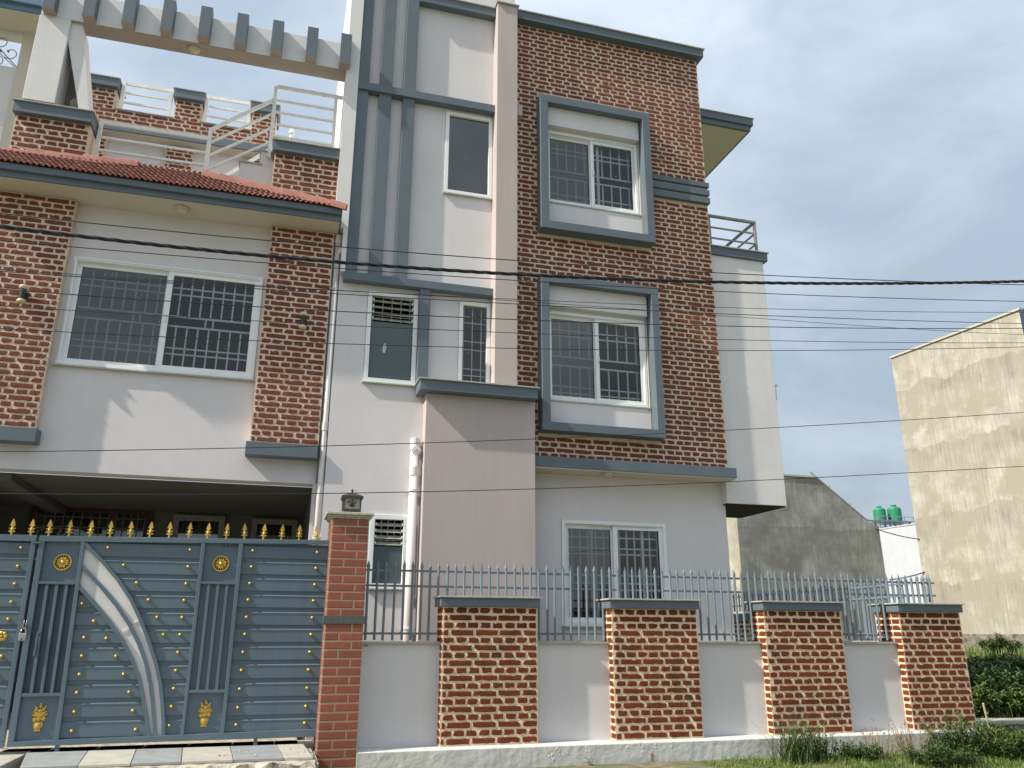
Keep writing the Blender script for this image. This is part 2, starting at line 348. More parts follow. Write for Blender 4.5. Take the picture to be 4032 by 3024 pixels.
# ------------------------------------------------------------------ ground
g = MB(); n = 60
def gz(x, y):
    h = -1.22
    if y > 6.2 and x < 7.7: h = -1.22+.05*min(1, max(0, (y-6.2)/1.2))
    if x > 7.8: h = -1.20+min(.75, .10*(x-7.8)*(1 if y > 8 else .45))
    return h+.018*math.sin(x*3.1+y*1.7)*math.sin(y*2.3-x)
xs = [-400, -120, -50, -20, -10]+[-8+.35*i for i in range(72)]+[20, 28, 50, 120, 400]
ys = [-400, -100, -30, -10, 0, 3]+[4+.25*i for i in range(50)]+[20, 30, 60, 150, 600]
vs = [(x, y, gz(x, y)) for y in ys for x in xs]; nx = len(xs)
g.add(vs, [(j*nx+i, j*nx+i+1, (j+1)*nx+i+1, (j+1)*nx+i) for j in range(len(ys)-1) for i in range(nx-1)])
ob('ground', g, 'grassg', kind='structure', smooth=True)
g = MB(); g.add([(-60, -3, -1.195), (60, -3, -1.195), (60, 4.6, -1.195), (-60, 4.6, -1.195)], [(0, 1, 2, 3)]); ob('road', g, 'road', kind='structure')
g = MB(); g.box(-6, 1.6, 4.6, 7.65, -1.24, -1.175); g.box(1.6, 4.0, 7.1, 7.65, -1.24, -1.150); ob('soil_verge', g, 'soil', kind='structure')

# ------------------------------------------------------------------ the house
H = thing('house', 'three storey plastered and brick-faced house with slate blue trim and red tiled canopy', 'house', (1.5, 9.2, -1.2))
# left wing first floor wall over the garage opening
BW = (-2.474, -.436, 2.752, 4.030)
ob('wing_wall', wall(-4.4, .43, 1.605, 4.70, 9.22, .22, [BW]), 'plaster', H)
ob('garage_pier', MB().box(.31, .43, 9.22, 9.44, -1.2, 1.605), 'plaster', H)
# tower walls
UW = (1.660, 2.308, 5.440, 6.685); LW = (.779, 1.397, 2.795, 3.970); NW = (1.905, 2.308, 2.81, 3.968); GL = (.95, 1.384, .455, 1.280)
ob('tower_wall', wall(.43, 2.62, -1.2, 9.6, 9.10, .2, [UW, LW, NW, GL]), 'plaster', H)
ob('tower_side_wall', MB().box(.322, .43, 8.99, 12.4, 4.70, 9.8), 'white', H)
ob('tower_side_wall', MB().box(.330, .45, 12.4, 16.5, 4.70, 9.8), 'pink', H)
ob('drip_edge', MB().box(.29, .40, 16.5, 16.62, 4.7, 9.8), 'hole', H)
ob('tower_corner_strip', MB().box(.43, .485, 8.99, 9.10, 4.13, 9.8), 'white', H)
for a, b in ((.487, .625), (.765, .925), (1.075, 1.232)):
    ob('vertical_fin', MB().box(a, b, 9.015, 9.10, 4.131, 9.8), 'grey', H, bev=.004)
ob('horizontal_fin', MB().box(.489, 2.318, 8.985, 9.098, 6.718, 6.828), 'grey', H, bev=.004)
ob('horizontal_fin', MB().box(.470, 2.318, 8.980, 9.098, 4.032, 4.132), 'grey', H, bev=.004)
ob('window_fin', MB().box(1.398, 1.526, 9.0, 9.097, 2.822, 4.032), 'grey', H, bev=.004)
ob('tower_cap', MB().box(1.234, 2.30, 8.99, 9.098, 8.29, 8.42), 'grey', H, bev=.004)
ob('coping_slab', MB().box(1.234, 2.30, 8.975, 9.3, 8.421, 8.436), 'marble', H)
ob('pink_pillar', MB().box(2.310, 2.598, 8.89, 9.30, 2.822, 8.44), 'pink', H, bev=.006)
ob('coping_slab', MB().box(2.290, 2.618, 8.86, 9.32, 8.441, 8.456), 'marble', H)
ob('pillar_nib', MB().box(2.599, 2.685, 8.95, 9.09, 6.712, 6.888), 'pink', H, bev=.004)
ob('stair_box', MB().box(1.500, 2.822, 8.90, 9.097, -1.2, 2.678), 'pink', H, bev=.006)
ob('ledge', MB().box(1.402, 2.820, 8.77, 9.096, 2.679, 2.804), 'grey', H, bev=.006)
ob('coping_slab', MB().box(1.384, 2.838, 8.748, 9.096, 2.805, 2.820), 'marble', H)
ob('side_strip', MB().box(.337, .372, 9.14, 9.219, 1.62, 4.64), 'grey', H)
# brick facade
F1 = (2.944, 4.553, 5.075, 7.095); F2 = (2.936, 4.546, 2.362, 4.385); BD = (4.556, 5.50, 5.876, 6.212)
fac = ob('brick_wall', wall(2.60, 5.495, 2.036, 8.345, 9.104, .2, [F1, F2, BD]), 'mortar_up', H)
bricks('house', fac, 'brick_up', 2.60, 5.50, 2.04, 8.34, 9.104, [F1, F2, BD, (2.59, 2.845, 2.0, 2.83)], seed=3)
ob('wall_return', MB().box(5.40, 5.494, 9.31, 13.5, 2.036, 8.3), 'plaster', H)
ob('band_backing', MB().box(4.556, 5.492, 9.09, 9.28, 5.878, 6.210), 'white', H)
for z0, z1 in ((6.137, 6.211), (6.005, 6.094), (5.877, 5.966)):
    ob('band_bar', MB().box(4.557, 5.512, 9.045, 9.12, z0, z1), 'grey', H, bev=.003)
ob('roof_cap', MB().box(2.60, 5.555, 8.985, 9.30, 8.347, 8.474), 'grey', H, bev=.004)
ob('coping_slab', MB().box(2.60, 5.575, 8.965, 9.32, 8.475, 8.490), 'marble', H)
ob('floor_band', MB().box(2.824, 5.528, 8.955, 9.60, 1.905, 2.035), 'grey', H, bev=.004)
ob('band_soffit', MB().box(2.826, 5.515, 8.968, 9.31, 1.890, 1.9045), 'soffit', H)
GW = (3.272, 4.665, .075, 1.342)
ob('ground_floor_wall', wall(2.823, 5.532, -1.2, 1.889, 9.30, .2, [GW]), 'plaster', H)
ob('ground_floor_side', MB().box(5.43, 5.531, 9.50, 13.5, -1.2, 1.889), 'plaster', H)
# projecting bay on the right with railing, and the roof slab above
ob('bay', MB().box(5.496, 6.374, 9.185, 10.30, 1.62, 5.145), 'white', H, bev=.005)
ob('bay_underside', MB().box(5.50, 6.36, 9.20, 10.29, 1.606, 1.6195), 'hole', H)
ob('bay_cap', MB().box(5.502, 6.435, 9.15, 10.36, 5.146, 5.268), 'grey', H, bev=.005)
ob('coping_slab', MB().box(5.50, 6.455, 9.13, 10.38, 5.269, 5.283), 'marble', H)
rl = MB()
rl.box(5.575, 5.605, 9.24, 9.27, 5.283, 5.80); rl.box(6.318, 6.352, 9.235, 9.27, 5.283, 5.80)
rl.box(5.575, 6.352, 9.23, 9.272, 5.790, 5.822); rl.box(5.605, 6.318, 9.245, 9.263, 5.615, 5.637); rl.box(5.605, 6.318, 9.245, 9.263, 5.445, 5.467)
rl.box(6.318, 6.352, 9.272, 10.30, 5.790, 5.822); rl.box(6.326, 6.344, 9.27, 10.30, 5.615, 5.637); rl.box(6.326, 6.344, 9.27, 10.30, 5.445, 5.467)
ob('bay_railing', rl, 'oldrail', H)
ob('roof_slab', MB().box(5.496, 6.455, 9.28, 11.8, 7.415, 7.50), 'grey', H, bev=.003)
ob('roof_slab', MB().box(5.497, 6.490, 9.25, 11.85, 7.501, 7.615), 'grey', H, bev=.003)
ob('slab_soffit', MB().box(5.498, 6.415, 9.32, 11.7, 7.405, 7.4145), 'soffit', H)
ob('coping_slab', MB().box(5.497, 6.505, 9.235, 11.87, 7.616, 7.628), 'marble', H)
# closed back so no light leaks through the rooms
ob('rear_walls', MB().box(.6, 5.40, 12.9, 13.3, -1.2, 8.2), 'room', H)
ob('roof_deck', MB().box(.43, 5.45, 9.31, 13.0, 8.25, 8.33), 'room', H)

# ------------------------------------------------------------------ windows
def ring(x0, x1, z0, z1, wd, y0, y1):
    m = MB(); m.box(x0, x1, y0, y1, z0, z0+wd); m.box(x0, x1, y0, y1, z1-wd, z1); m.box(x0, x0+wd, y0, y1, z0+wd, z1-wd); m.box(x1-wd, x1, y0, y1, z0+wd, z1-wd); return m
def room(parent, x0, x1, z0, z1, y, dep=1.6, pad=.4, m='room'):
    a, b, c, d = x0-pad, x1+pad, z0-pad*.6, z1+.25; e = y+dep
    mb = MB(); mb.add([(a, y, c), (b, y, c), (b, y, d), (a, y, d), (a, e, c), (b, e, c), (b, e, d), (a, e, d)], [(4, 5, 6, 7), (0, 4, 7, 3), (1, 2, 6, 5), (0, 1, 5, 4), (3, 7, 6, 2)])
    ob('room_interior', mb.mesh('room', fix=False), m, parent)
def grille(parent, x0, x1, z0, z1, y, nv, hz, gap=None, r=.0055, links=()):
    m = MB()
    for i in range(nv):
        x = x0+(x1-x0)*(i+.5)/nv
        segs = [(z0, z1)] if not gap else [(z0, gap[0]), (gap[1], z1)]
        for a, b in segs: m.box(x-r, x+r, y-r, y+r, a, b)
    for z in hz: m.box(x0, x1, y-r*1.7, y-r*.2, z-r, z+r)
    if gap:
        for z in gap: m.box(x0, x1, y-r*1.6, y-r*.1, z-r*1.3, z+r*1.3)
    for x in links: m.box(x-r, x+r, y-r, y+r, gap[0], gap[1])
    ob('window_grille', m, 'inox', parent)
def sliding(x0, x1, z0, z1, y, wd=.05, film=(), gap=None, hz=(), links=(), handle=True, nv=8, swap=False, rear=()):
    """two-sash sliding window: outer frame, sashes, panes, handle, steel grille, dark room behind"""
    root = ob('window_frame', ring(x0, x1, z0, z1, wd*.75, y-.012, y+.09), 'pvc', H, bev=.003)
    xm = (x0+x1)/2
    for k, (a, b, yy) in enumerate(((x0+wd*.6, xm+.02, y+.045), (xm-.02, x1-wd*.6, y+.008))):
        ob('sash', ring(a, b, z0+wd*.6, z1-wd*.6, wd, yy, yy+.032), 'pvc', root, bev=.003)
        pn = MB(); pn.add([(a+wd, yy+.016, z0+wd*1.5), (b-wd, yy+.016, z0+wd*1.5), (b-wd, yy+.016, z1-wd*1.5), (a+wd, yy+.016, z1-wd*1.5)], [(0, 1, 2, 3)])
        ob('window_pane', pn, 'glass2' if k == 0 else 'glass', root)
        gs = ring(a+wd-.005, b-wd+.005, z0+wd*1.5-.005, z1-wd*1.5+.005, .006, yy+.002, yy+.0335); ob('gasket', gs, 'black', root)
    for xr in rear: ob('rear_stile', MB().box(xr, xr+.035, y+.09, y+.12, z0+wd, z1-wd), 'pvc', root)
    if handle: 
        hm = MB(); hm.tube([(xm+.012, y-.002, (z0+z1)/2-.045), (xm+.020, y-.020, (z0+z1)/2-.03), (xm+.020, y-.020, (z0+z1)/2+.03), (xm+.012, y-.002, (z0+z1)/2+.045)], .006, 6); ob('handle', hm, 'pvc', root, smooth=True)
    for q in film: ob('protective_film', MB().box(q[0], q[1], y-.0145, y-.0125, q[2], q[3]), 'film', root)
    grille(root, x0+.02, x1-.02, z0+.03, z1-.03, y+.125, nv, hz, gap, r=.0085, links=links)
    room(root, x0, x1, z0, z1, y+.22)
    ob('window_sill', MB().box(x0-.02, x1+.02, y-.035, y+.02, z0-.018, z0-.001), 'marble', root)
    return root
sliding(-2.472, -.438, 2.755, 4.028, 9.215, .058, film=[(-2.44, -.50, 3.996, 4.012), (-2.468, -2.45, 2.80, 3.97)], gap=(3.355, 3.475), hz=(3.825, 3.745, 3.09, 3.02), links=(-1.80, -1.73, -1.03, -.95), nv=17)
def hole_lining(x0, x1, z0, z1): pass
for (fx0, fx1, fz0, fz1), nm, (bz0, bz1), (tz0, tz1), flm in (((2.932, 4.562, 5.062, 7.105), 'a', (5.155, 5.535), (6.705, 7.005), True), ((2.926, 4.552, 2.350, 4.400), 'b', (2.44, 2.765), (4.015, 4.305), False)):
    s = ring(fx0, fx1, fz0, fz1, .112 if nm == 'a' else .105, 8.925, 9.27)
    ob('window_surround', s, 'grey', H, bev=.004)
    ix0, ix1 = fx0+.12, fx1-.12
    iz0, iz1 = fz0+.10, fz1-.10
    ob('recess_lining', MB().box(ix1+.0005-.004, ix1+.0075, 9.09, 9.27, iz0, iz1), 'soffit', H)
    ob('shutter_box', MB().box(ix0-.005, ix1-.006, 9.03, 9.25, tz0, iz1+.01), 'plaster', H, bev=.003)
    ob('apron_panel', MB().box(ix0-.005, ix1-.006, 9.095, 9.26, iz0-.01, bz1), 'plaster', H, bev=.003)
    wz0, wz1 = bz1+.004, tz0-.035
    ob('window_head', MB().box(ix0-.004, ix1-.006, 9.12, 9.26, tz0-.034, tz0), 'plaster', H)
    dz = wz1-wz0
    sliding(ix0+.005, ix1-.012, wz0+.012, wz1, 9.118, .052, film=[(ix0+.035, ix0+.05, wz0+.1, wz1-.04), (4.36, 4.375, wz0+.35, wz1-.06), (3.78, 4.33, wz1-.032, wz1-.016)] if flm else [(3.1, 3.3, wz1-.006, wz1+.004)],
            gap=(wz0+dz*.43, wz0+dz*.53), hz=(wz1-dz*.17, wz1-dz*.235, wz0+dz*.13, wz0+dz*.20), nv=10, rear=(3.85,) if flm else ())
sliding(GW[0]+.003, GW[1]-.003, GW[2]+.02, GW[3]-.003, 9.30, .062, film=[(3.70, 4.55, 1.285, 1.30), (3.345, 3.36, .25, 1.2)], gap=None, hz=(1.15, .95, .60, .28, 1.02), nv=13, rear=(3.68, 4.36))
# fixed dark window on the tower
wr = ob('window_frame', ring(1.663, 2.305, 5.452, 6.682, .05, 9.085, 9.16), 'pvc', H, bev=.003)
ob('window_pane', MB().add([(1.71, 9.12, 5.50), (2.26, 9.12, 5.50), (2.26, 9.12, 6.63), (1.71, 9.12, 6.63)], [(0, 1, 2, 3)]), 'tint', wr)
ob('window_sill', MB().box(1.655, 2.309, 9.065, 9.10, 5.432, 5.449), 'marble', wr); room(wr, 1.70, 2.2, 5.5, 6.6, 9.2, pad=.1)
# narrow grilled window
wr = ob('window_frame', ring(1.908, 2.306, 2.824, 3.965, .047, 9.085, 9.16), 'pvc', H, bev=.003)
ob('window_pane', MB().add([(1.955, 9.12, 2.87), (2.26, 9.12, 2.87), (2.26, 9.12, 3.92), (1.955, 9.12, 3.92)], [(0, 1, 2, 3)]), 'glass', wr)
grille(wr, 1.93, 2.27, 2.85, 3.94, 9.20, 3, (3.80, 3.72, 3.475, 3.365, 3.115, 3.03)); room(wr, 1.95, 2.25, 2.9, 3.9, 9.26, pad=.1)
# louvred windows
def louver(x0, x1, z0, z1, zs, nb, film):
    wr = ob('window_frame', ring(x0, x1, z0, z1, .052, 9.08, 9.16), 'pvc', H, bev=.003)
    ob('window_pane', MB().add([(x0+.06, 9.115, z0+.06), (x1-.06, 9.115, z0+.06), (x1-.06, 9.115, zs), (x0+.06, 9.115, zs)], [(0, 1, 2, 3)]), 'frosted', wr)
    for i in range(nb):
        zc = zs+(z1-.07-zs)*(i+.5)/nb; hh = (z1-.07-zs)/nb*.30
        ob('louver_blade', MB().add([(x0+.065, 9.10, zc-hh), (x1-.065, 9.10, zc-hh), (x1-.065, 9.145, zc+hh), (x0+.065, 9.145, zc+hh), (x0+.065, 9.106, zc-hh), (x1-.065, 9.106, zc-hh), (x1-.065, 9.151, zc+hh), (x0+.065, 9.151, zc+hh)],
           [(0, 1, 2, 3), (4, 7, 6, 5), (0, 4, 5, 1), (2, 6, 7, 3), (0, 3, 7, 4), (1, 5, 6, 2)]), 'louver', wr)
        for xx in (x0+.062, x1-.072): ob('louver_clip', MB().box(xx, xx+.012, 9.085, 9.15, zc-.012, zc+.012), 'pvc', wr)
    grille(wr, x0+.03, x1-.03, z0+.03, z1-.03, 9.20, 5, (z1-.16, z1-.27, z1-.38, zs-.1, z0+.2), r=.005)
    ob('protective_film', MB().box(x1-.045, x1-.012, 9.077, 9.0795, z0+.05, z1-.02), 'film', wr) if film else None
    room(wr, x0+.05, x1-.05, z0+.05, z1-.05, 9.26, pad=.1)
    ob('window_sill', MB().box(x0-.012, x1+.008, 9.062, 9.10, z0-.016, z0-.001), 'marble', wr)
louver(.783, 1.393, 2.812, 3.962, 3.585, 4, False); louver(.953, 1.380, .475, 1.277, .93, 4, True)

rm = random.Random(12); sp = MB()
for x, y, z in ((-1.21, 9.205, 3.43), (-2.05, 9.245, 3.87), (-1.75, 9.245, 3.62), (-.78, 9.205, 3.12), (-1.49, 9.20, 3.32), (3.50, 9.145, 6.16), (4.08, 9.105, 6.13), (4.31, 9.105, 6.40), (3.42, 9.145, 3.46), (4.05, 9.105, 3.58), (3.98, 9.105, 3.25), (1.98, 9.115, 6.03), (2.02, 9.115, 3.30), (.98, 9.11, 3.24)):
    for k in range(3):
        cx_, cz_ = x+rm.gauss(0, .018), z+rm.gauss(0, .018); n_ = 6
        sp.add([(cx_+rm.uniform(.002, .006)*math.cos(t*1.047), y, cz_+rm.uniform(.002, .009)*math.sin(t*1.047)) for t in range(n_)], [tuple(range(n_))])
sp.add([(.99, 9.11, 3.20), (1.02, 9.11, 3.19), (1.035, 9.11, 3.27), (1.02, 9.11, 3.32), (.995, 9.11, 3.30)], [(0, 1, 2, 3, 4)])
ob('paint_splash', sp.mesh('sp', fix=False), 'paint_white', H)
ob('bay_bracket', MB().box(6.375, 6.43, 9.20, 9.26, 3.28, 3.30), 'white', H); ob('bay_bracket', MB().box(6.375, 6.40, 9.20, 9.26, 3.08, 3.25), 'white', H)

# ------------------------------------------------------------------ brick columns, ledge blocks and canopy of the left wing
cR = ob('brick_column', MB().box(-.405, .334, 9.104, 9.219, 2.012, 4.665), 'mortar_up', H)
bricks('house', cR, 'brick_up', -.405, .336, 2.014, 4.66, 9.104, seed=11, start='S')
cL = ob('brick_column', MB().box(-3.60, -2.515, 9.104, 9.219, 2.008, 4.665), 'mortar_up', H)
bricks('house', cL, 'brick_up', -3.60, -2.515, 2.01, 4.66, 9.104, seed=12, start='S')
ob('column_foot', MB().box(-.440, .330, 9.045, 9.218, 1.862, 2.011), 'grey', H, bev=.004)
ob('column_foot', MB().box(-3.60, -2.480, 9.045, 9.218, 1.860, 2.007), 'grey', H, bev=.004)
cx0 = -3.62
ob('canopy_slab', MB().box(cx0, .372, 8.80, 9.24, 4.672, 4.79), 'soffit', H)
ob('canopy_fascia', MB().box(cx0, .372, 8.775, 8.799, 4.670, 4.742), 'grey', H)
ob('canopy_fascia', MB().box(cx0, .392, 8.735, 8.798, 4.743, 4.812), 'grey', H)
ob('canopy_end', MB().box(.3725, .392, 8.80, 9.10, 4.672, 4.80), 'grey', H)
# clay tiles laid on a steep strip between two raking hips
zt = lambda x: min(5.185, 4.83+(.43-x)*.2152, 5.01+(x+3.60)*.1)
def tile_mesh(seed):
    rnd = random.Random(seed); m = MB(); wd, ln = .060, .108; k = 8; vs = []
    for j, (v, lift) in enumerate(((0, .026), (1, .004))):
        for i in range(k+1):
            u = i/k; vs.append((u*wd, v*ln, .013*math.sin(math.pi*2*u)+lift+rnd.uniform(-.0006, .0006)))
    for i in range(k+1): x, y, z = vs[i]; vs.append((x, y+.001, z-.008))
    m.add(vs, [(i, i+1, i+k+2, i+k+1) for i in range(k)]+[(i+2*k+2, i+2*k+3, i+1, i) for i in range(k)]); return m
tms = [tile_mesh(i) for i in range(5)]; tme = []
for t_ in tms: me = t_.mesh('tile', fix=False, smooth=True); me.materials.append(M['rooftile']); tme.append(me)
sl = math.atan2(5.19-4.815, 9.07-8.75); rt_root = ob('tiled_roof', MB().poly([(-3.62, 4.79), (.41, 4.79), (.40, 4.83), (-1.22, 5.175), (-1.93, 5.175), (-3.62, 5.0)], 9.06, 9.10), 'rooftile', H)
tl = []
for row in range(6):
    for c_ in range(68):
        x = .40-.06*(c_+1)+random.uniform(-.001, .001); d = row*.086; z = 4.815+d*math.sin(sl); y = 8.720+d*math.cos(sl)
        if z+.02 < zt(x+.03): tl.append((x, y, z))
tl.sort(key=lambda p: -p[0]); mbt = MB()
for i, (x, y, z) in enumerate(tl):
    if i < 300:
        o = bpy.data.objects.new('roof_tile', random.choice(tme)); put(o, rt_root, (x, y, z)); o.rotation_euler = (sl+random.uniform(-.015, .015), 0, 0)
    else:
        t_ = random.choice(tms); mt_ = Matrix.Rotation(sl, 3, 'X'); mbt.add([mt_ @ Vector(v)+Vector((x, y, z)) for v in t_.v], t_.f)
if mbt.v: ob('roof_tile_field', mbt.mesh('f', fix=False, smooth=True), 'rooftile', H, kind='stuff')
capm = MB(); k = 7; vs = []
CP = [(-.062, -.050), (-.055, .000), (-.046, .040), (-.020, .060), (.012, .064), (.038, .040), (.050, -.01)]
for xx, rr, dz in ((0, 1, .004), (.192, .86, -.004)):
    for i in range(k): vs.append((xx, CP[i][0]*rr, CP[i][1]*rr+dz))
for xx, rr, dz in ((0, .84, .004), (.192, .72, -.004)):
    for i in range(k): vs.append((xx, CP[i][0]*rr, CP[i][1]*rr+dz))
capm.add(vs, [(i, i+k, i+k+1, i+1) for i in range(k-1)]+[(i+2*k, i+1+2*k, i+3*k+1, i+3*k) for i in range(k-1)]+[(i, i+1, i+1+2*k, i+2*k) for i in range(k-1)]+[(i+k, i+3*k, i+3*k+1, i+k+1) for i in range(k-1)])
cme = capm.mesh('ridge_cap', smooth=False); cme.materials.append(M['rooftile'])
def caps(a, b):
    a = Vector(a); b = Vector(b); d = b-a; n_ = max(1, round(d.length/.185)); rot = (0, -math.atan2(d.z, math.hypot(d.x, d.y)), math.atan2(d.y, d.x))
    for i in range(n_):
        o = bpy.data.objects.new('ridge_cap', cme); put(o, rt_root, a+d*i/n_); o.rotation_euler = rot; o.scale = (d.length/n_/.185, 1, 1)
caps((-1.22, 8.99, 5.150), (.43, 8.730, 4.830)); caps((-3.62, 8.95, 5.020), (-1.93, 8.99, 5.155))
ob('roof_underlay', MB().add([(-3.62, 8.74, 4.812), (.405, 8.74, 4.812), (.40, 8.76, 4.83), (-1.22, 9.055, 5.165), (-1.93, 9.055, 5.165), (-3.62, 8.93, 5.0)], [(0, 1, 2, 3, 4, 5)]), 'rooftile', H)
ob('flashing', MB().box(-1.93, -1.22, 9.02, 9.09, 5.176, 5.190), 'rail', H)
# terrace: piers, railings
def pier(x0, x1, z0, z1, y0, capo, seed, cap_h=.135, right=True, yb=9.30):
    p = ob('terrace_pier', MB().box(x0, x1, y0, yb, z0, z1), 'mortar_up', H)
    bricks('house', p, 'brick_up', x0, x1, z0, z1, y0, seed=seed, start='H')
    ob('pier_cap', MB().box(x0-capo, x1+capo, y0-.08, yb, z1+.001, z1+cap_h), 'grey', H, bev=.003)
    ob('coping_slab', MB().box(x0-capo-.015, x1+capo+.015, y0-.10, yb+.02, z1+cap_h+.001, z1+cap_h+.013), 'marble', H)
pier(-.455, .325, 4.85, 5.655, 9.104, .025, 21); pier(-3.29, -2.515, 4.90, 5.640, 9.104, .02, 22, yb=9.42)
def railing(segs, posts, r=.014, m='rail', nm='terrace_railing', par=None):
    mb = MB()
    for a, b, wd in segs: mb.bar(a, b, wd*1.22, .028)
    for x, y, z0, z1, wd in posts: wd *= 1.15; mb.box(x-wd/2, x+wd/2, y-wd/2-.001, y+wd/2+.001, z0, z1)
    return ob(nm, mb, m, par or H)
YR = 9.30
railing([((-2.47, YR, 5.835), (-1.24, YR, 5.835), .036), ((-2.45, YR, 5.632), (-1.25, YR, 5.632), .022), ((-2.45, YR, 5.458), (-1.25, YR, 5.458), .022)], [(-2.462, YR, 5.18, 5.85, .034), (-1.245, YR, 5.20, 5.985, .036)])
railing([((-1.24, YR, 5.965), (-.53, YR, 6.555), .034), ((-1.24, YR, 5.775), (-.53, YR, 6.345), .020), ((-1.24, YR, 5.59), (-.53, YR, 6.13), .020), ((-1.24, YR, 5.395), (-.53, YR, 5.92), .020)], [(-.528, YR, 5.70, 6.745, .036)])
railing([((-.51, 9.25, 6.715), (.315, 9.25, 6.715), .034), ((-.50, 9.25, 6.512), (.22, 9.25, 6.512), .018), ((-.50, 9.25, 6.335), (.22, 9.25, 6.335), .018), ((-.50, 9.25, 6.156), (.22, 9.25, 6.156), .018), ((-.50, 9.25, 5.985), (.22, 9.25, 5.985), .018)], [(.232, 9.25, 5.80, 6.71, .034)])
railing([((-1.19, 9.95, 5.62), (-.35, 9.95, 6.42), .034)], [])
st = MB(); 
for x0, z1 in ((-.97, 5.20), (-.86, 5.41), (-.63, 5.60), (-.48, 5.785)): pass
st.poly([(-.97, 4.95), (-.44, 4.95), (-.44, 5.795), (-.63, 5.795), (-.63, 5.60), (-.86, 5.60), (-.86, 5.41), (-.97, 5.41)], 9.34, 9.9)
ob('terrace_stair', st, 'plaster', H)
for x0, x1, z in ((-.88, -.60, 5.601), (-.65, -.455, 5.796)): ob('stair_tread', MB().box(x0, x1, 9.32, 9.9, z, z+.016), 'marble', H)
ob('terrace_floor', MB().box(-4.4, .43, 9.44, 15, 4.80, 4.98), 'road', H)
# rear roof structure
YB = 11.5
rb = ob('rear_parapet', MB().box(-3.40, -.40, YB, YB+.12, 7.115, 7.47), 'mortar_up', H)
bricks('house', rb, 'brick_up', -3.40, -.52, 7.125, 7.47, YB, seed=31, start='S')
for i, (a, b) in enumerate(((-3.30, -2.915), (-2.085, -1.705), (-.965, -.60))):
    p = ob('rear_pier', MB().box(a, b, YB, YB+.34, 7.471, 7.80), 'mortar_up', H)
    bricks('house', p, 'brick_up', a, b, 7.471, 7.80, YB, seed=33+i, start='H')
    ob('pier_cap', MB().box(a-.03, b+.03, YB-.09, YB+.38, 7.801, 7.94), 'grey', H, bev=.003)
    ob('coping_slab', MB().box(a-.045, b+.045, YB-.105, YB+.40, 7.941, 7.955), 'marble', H)
ob('coping_slab', MB().box(-2.914, -2.086, YB-.02, YB+.14, 7.471, 7.484), 'marble', H); ob('coping_slab', MB().box(-1.704, -.966, YB-.02, YB+.14, 7.471, 7.484), 'marble', H)
for a, b in ((-2.85, -2.16), (-1.66, -1.01)):
    railing([((a, YB+.06, 7.985), (b, YB+.06, 7.985), .045), ((a, YB+.06, 7.82), (b, YB+.06, 7.82), .022), ((a, YB+.06, 7.65), (b, YB+.06, 7.65), .022)], [(a+.01, YB+.06, 7.485, 8.0, .042), (b-.01, YB+.06, 7.485, 8.0, .042)], nm='rear_railing')
ob('rear_band', MB().box(-3.40, -.45, YB-.22, YB+.2, 6.985, 7.113), 'grey', H, bev=.004)
ob('rear_soffit', MB().box(-3.40, -.47, YB-.20, YB+.1, 6.972, 6.984), 'soffit', H)
ob('rear_wall', MB().box(-3.40, -.45, YB, YB+.2, 4.98, 6.971), 'plaster', H)
for i, (a, b) in enumerate(((-3.3, -2.915), (-2.105, -1.72), (-.96, -.62))):
    p = ob('rear_pilaster', MB().box(a, b, YB-.07, YB-.001, 4.98, 6.93), 'mortar_up', H)
    bricks('house', p, 'brick_up', a, b, 5.6, 6.925, YB-.07, seed=41+i, start='S')
# pergola frame
ob('pergola_beam', MB().box(-3.22, .322, 9.0, 9.24, 6.962, 7.368), 'white', H, bev=.005)
for i in range(9):
    xc = -3.122+.4275*i
    if i == 8: xc = .292
    ob('pergola_fin', MB().box(xc-.068, xc+.068, 8.87, 8.999, 6.975, 7.42), 'grey', H, bev=.004)
ob('pergola_post', MB().box(-3.232, -2.897, 9.002, 9.32, 5.80, 6.9615), 'white', H, bev=.005)
ob('pergola_brace', MB().poly([(-2.655, 5.80), (-2.545, 5.80), (-2.78, 6.9615), (-2.8965, 6.9615), (-2.8965, 6.68)], 9.04, 9.36), 'white', H)
ob('brace_infill', MB().poly([(-2.95, 5.80), (-2.56, 5.80), (-2.80, 6.95), (-2.95, 6.95)], 9.365, 9.42), 'olive_shade', H)
flush_bricks('house', H)

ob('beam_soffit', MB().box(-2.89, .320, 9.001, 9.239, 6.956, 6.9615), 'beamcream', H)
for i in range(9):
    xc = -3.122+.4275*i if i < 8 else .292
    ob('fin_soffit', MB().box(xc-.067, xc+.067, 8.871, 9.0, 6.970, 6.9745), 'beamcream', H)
# garage
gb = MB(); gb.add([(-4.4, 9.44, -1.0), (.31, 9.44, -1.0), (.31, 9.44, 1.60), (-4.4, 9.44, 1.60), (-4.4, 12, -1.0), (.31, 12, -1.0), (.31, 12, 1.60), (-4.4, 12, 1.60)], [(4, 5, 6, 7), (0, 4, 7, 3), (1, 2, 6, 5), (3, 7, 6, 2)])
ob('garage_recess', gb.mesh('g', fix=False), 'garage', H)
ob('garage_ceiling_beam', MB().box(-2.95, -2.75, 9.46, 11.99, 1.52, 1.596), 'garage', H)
dr = ob('garage_door', MB().box(-3.17, -1.69, 11.93, 11.99, -1.0, 1.595), 'door', H)
for a, b in ((-3.09, -2.22), (-2.13, -1.77)):
    ob('door_pane', MB().box(a, b, 11.915, 11.929, .9, 1.53), 'glass2', dr)
    mm = MB(); nn = 8 if a < -3 else 4
    for i in range(nn+1): xx = a+(b-a)*i/nn; mm.box(xx-.006, xx+.006, 11.905, 11.912, .9, 1.53)
    for z in (1.47, 1.34, 1.22, 1.05): mm.box(a, b, 11.897, 11.904, z-.006, z+.006)
    ob('door_grille', mm, 'dgr', dr)
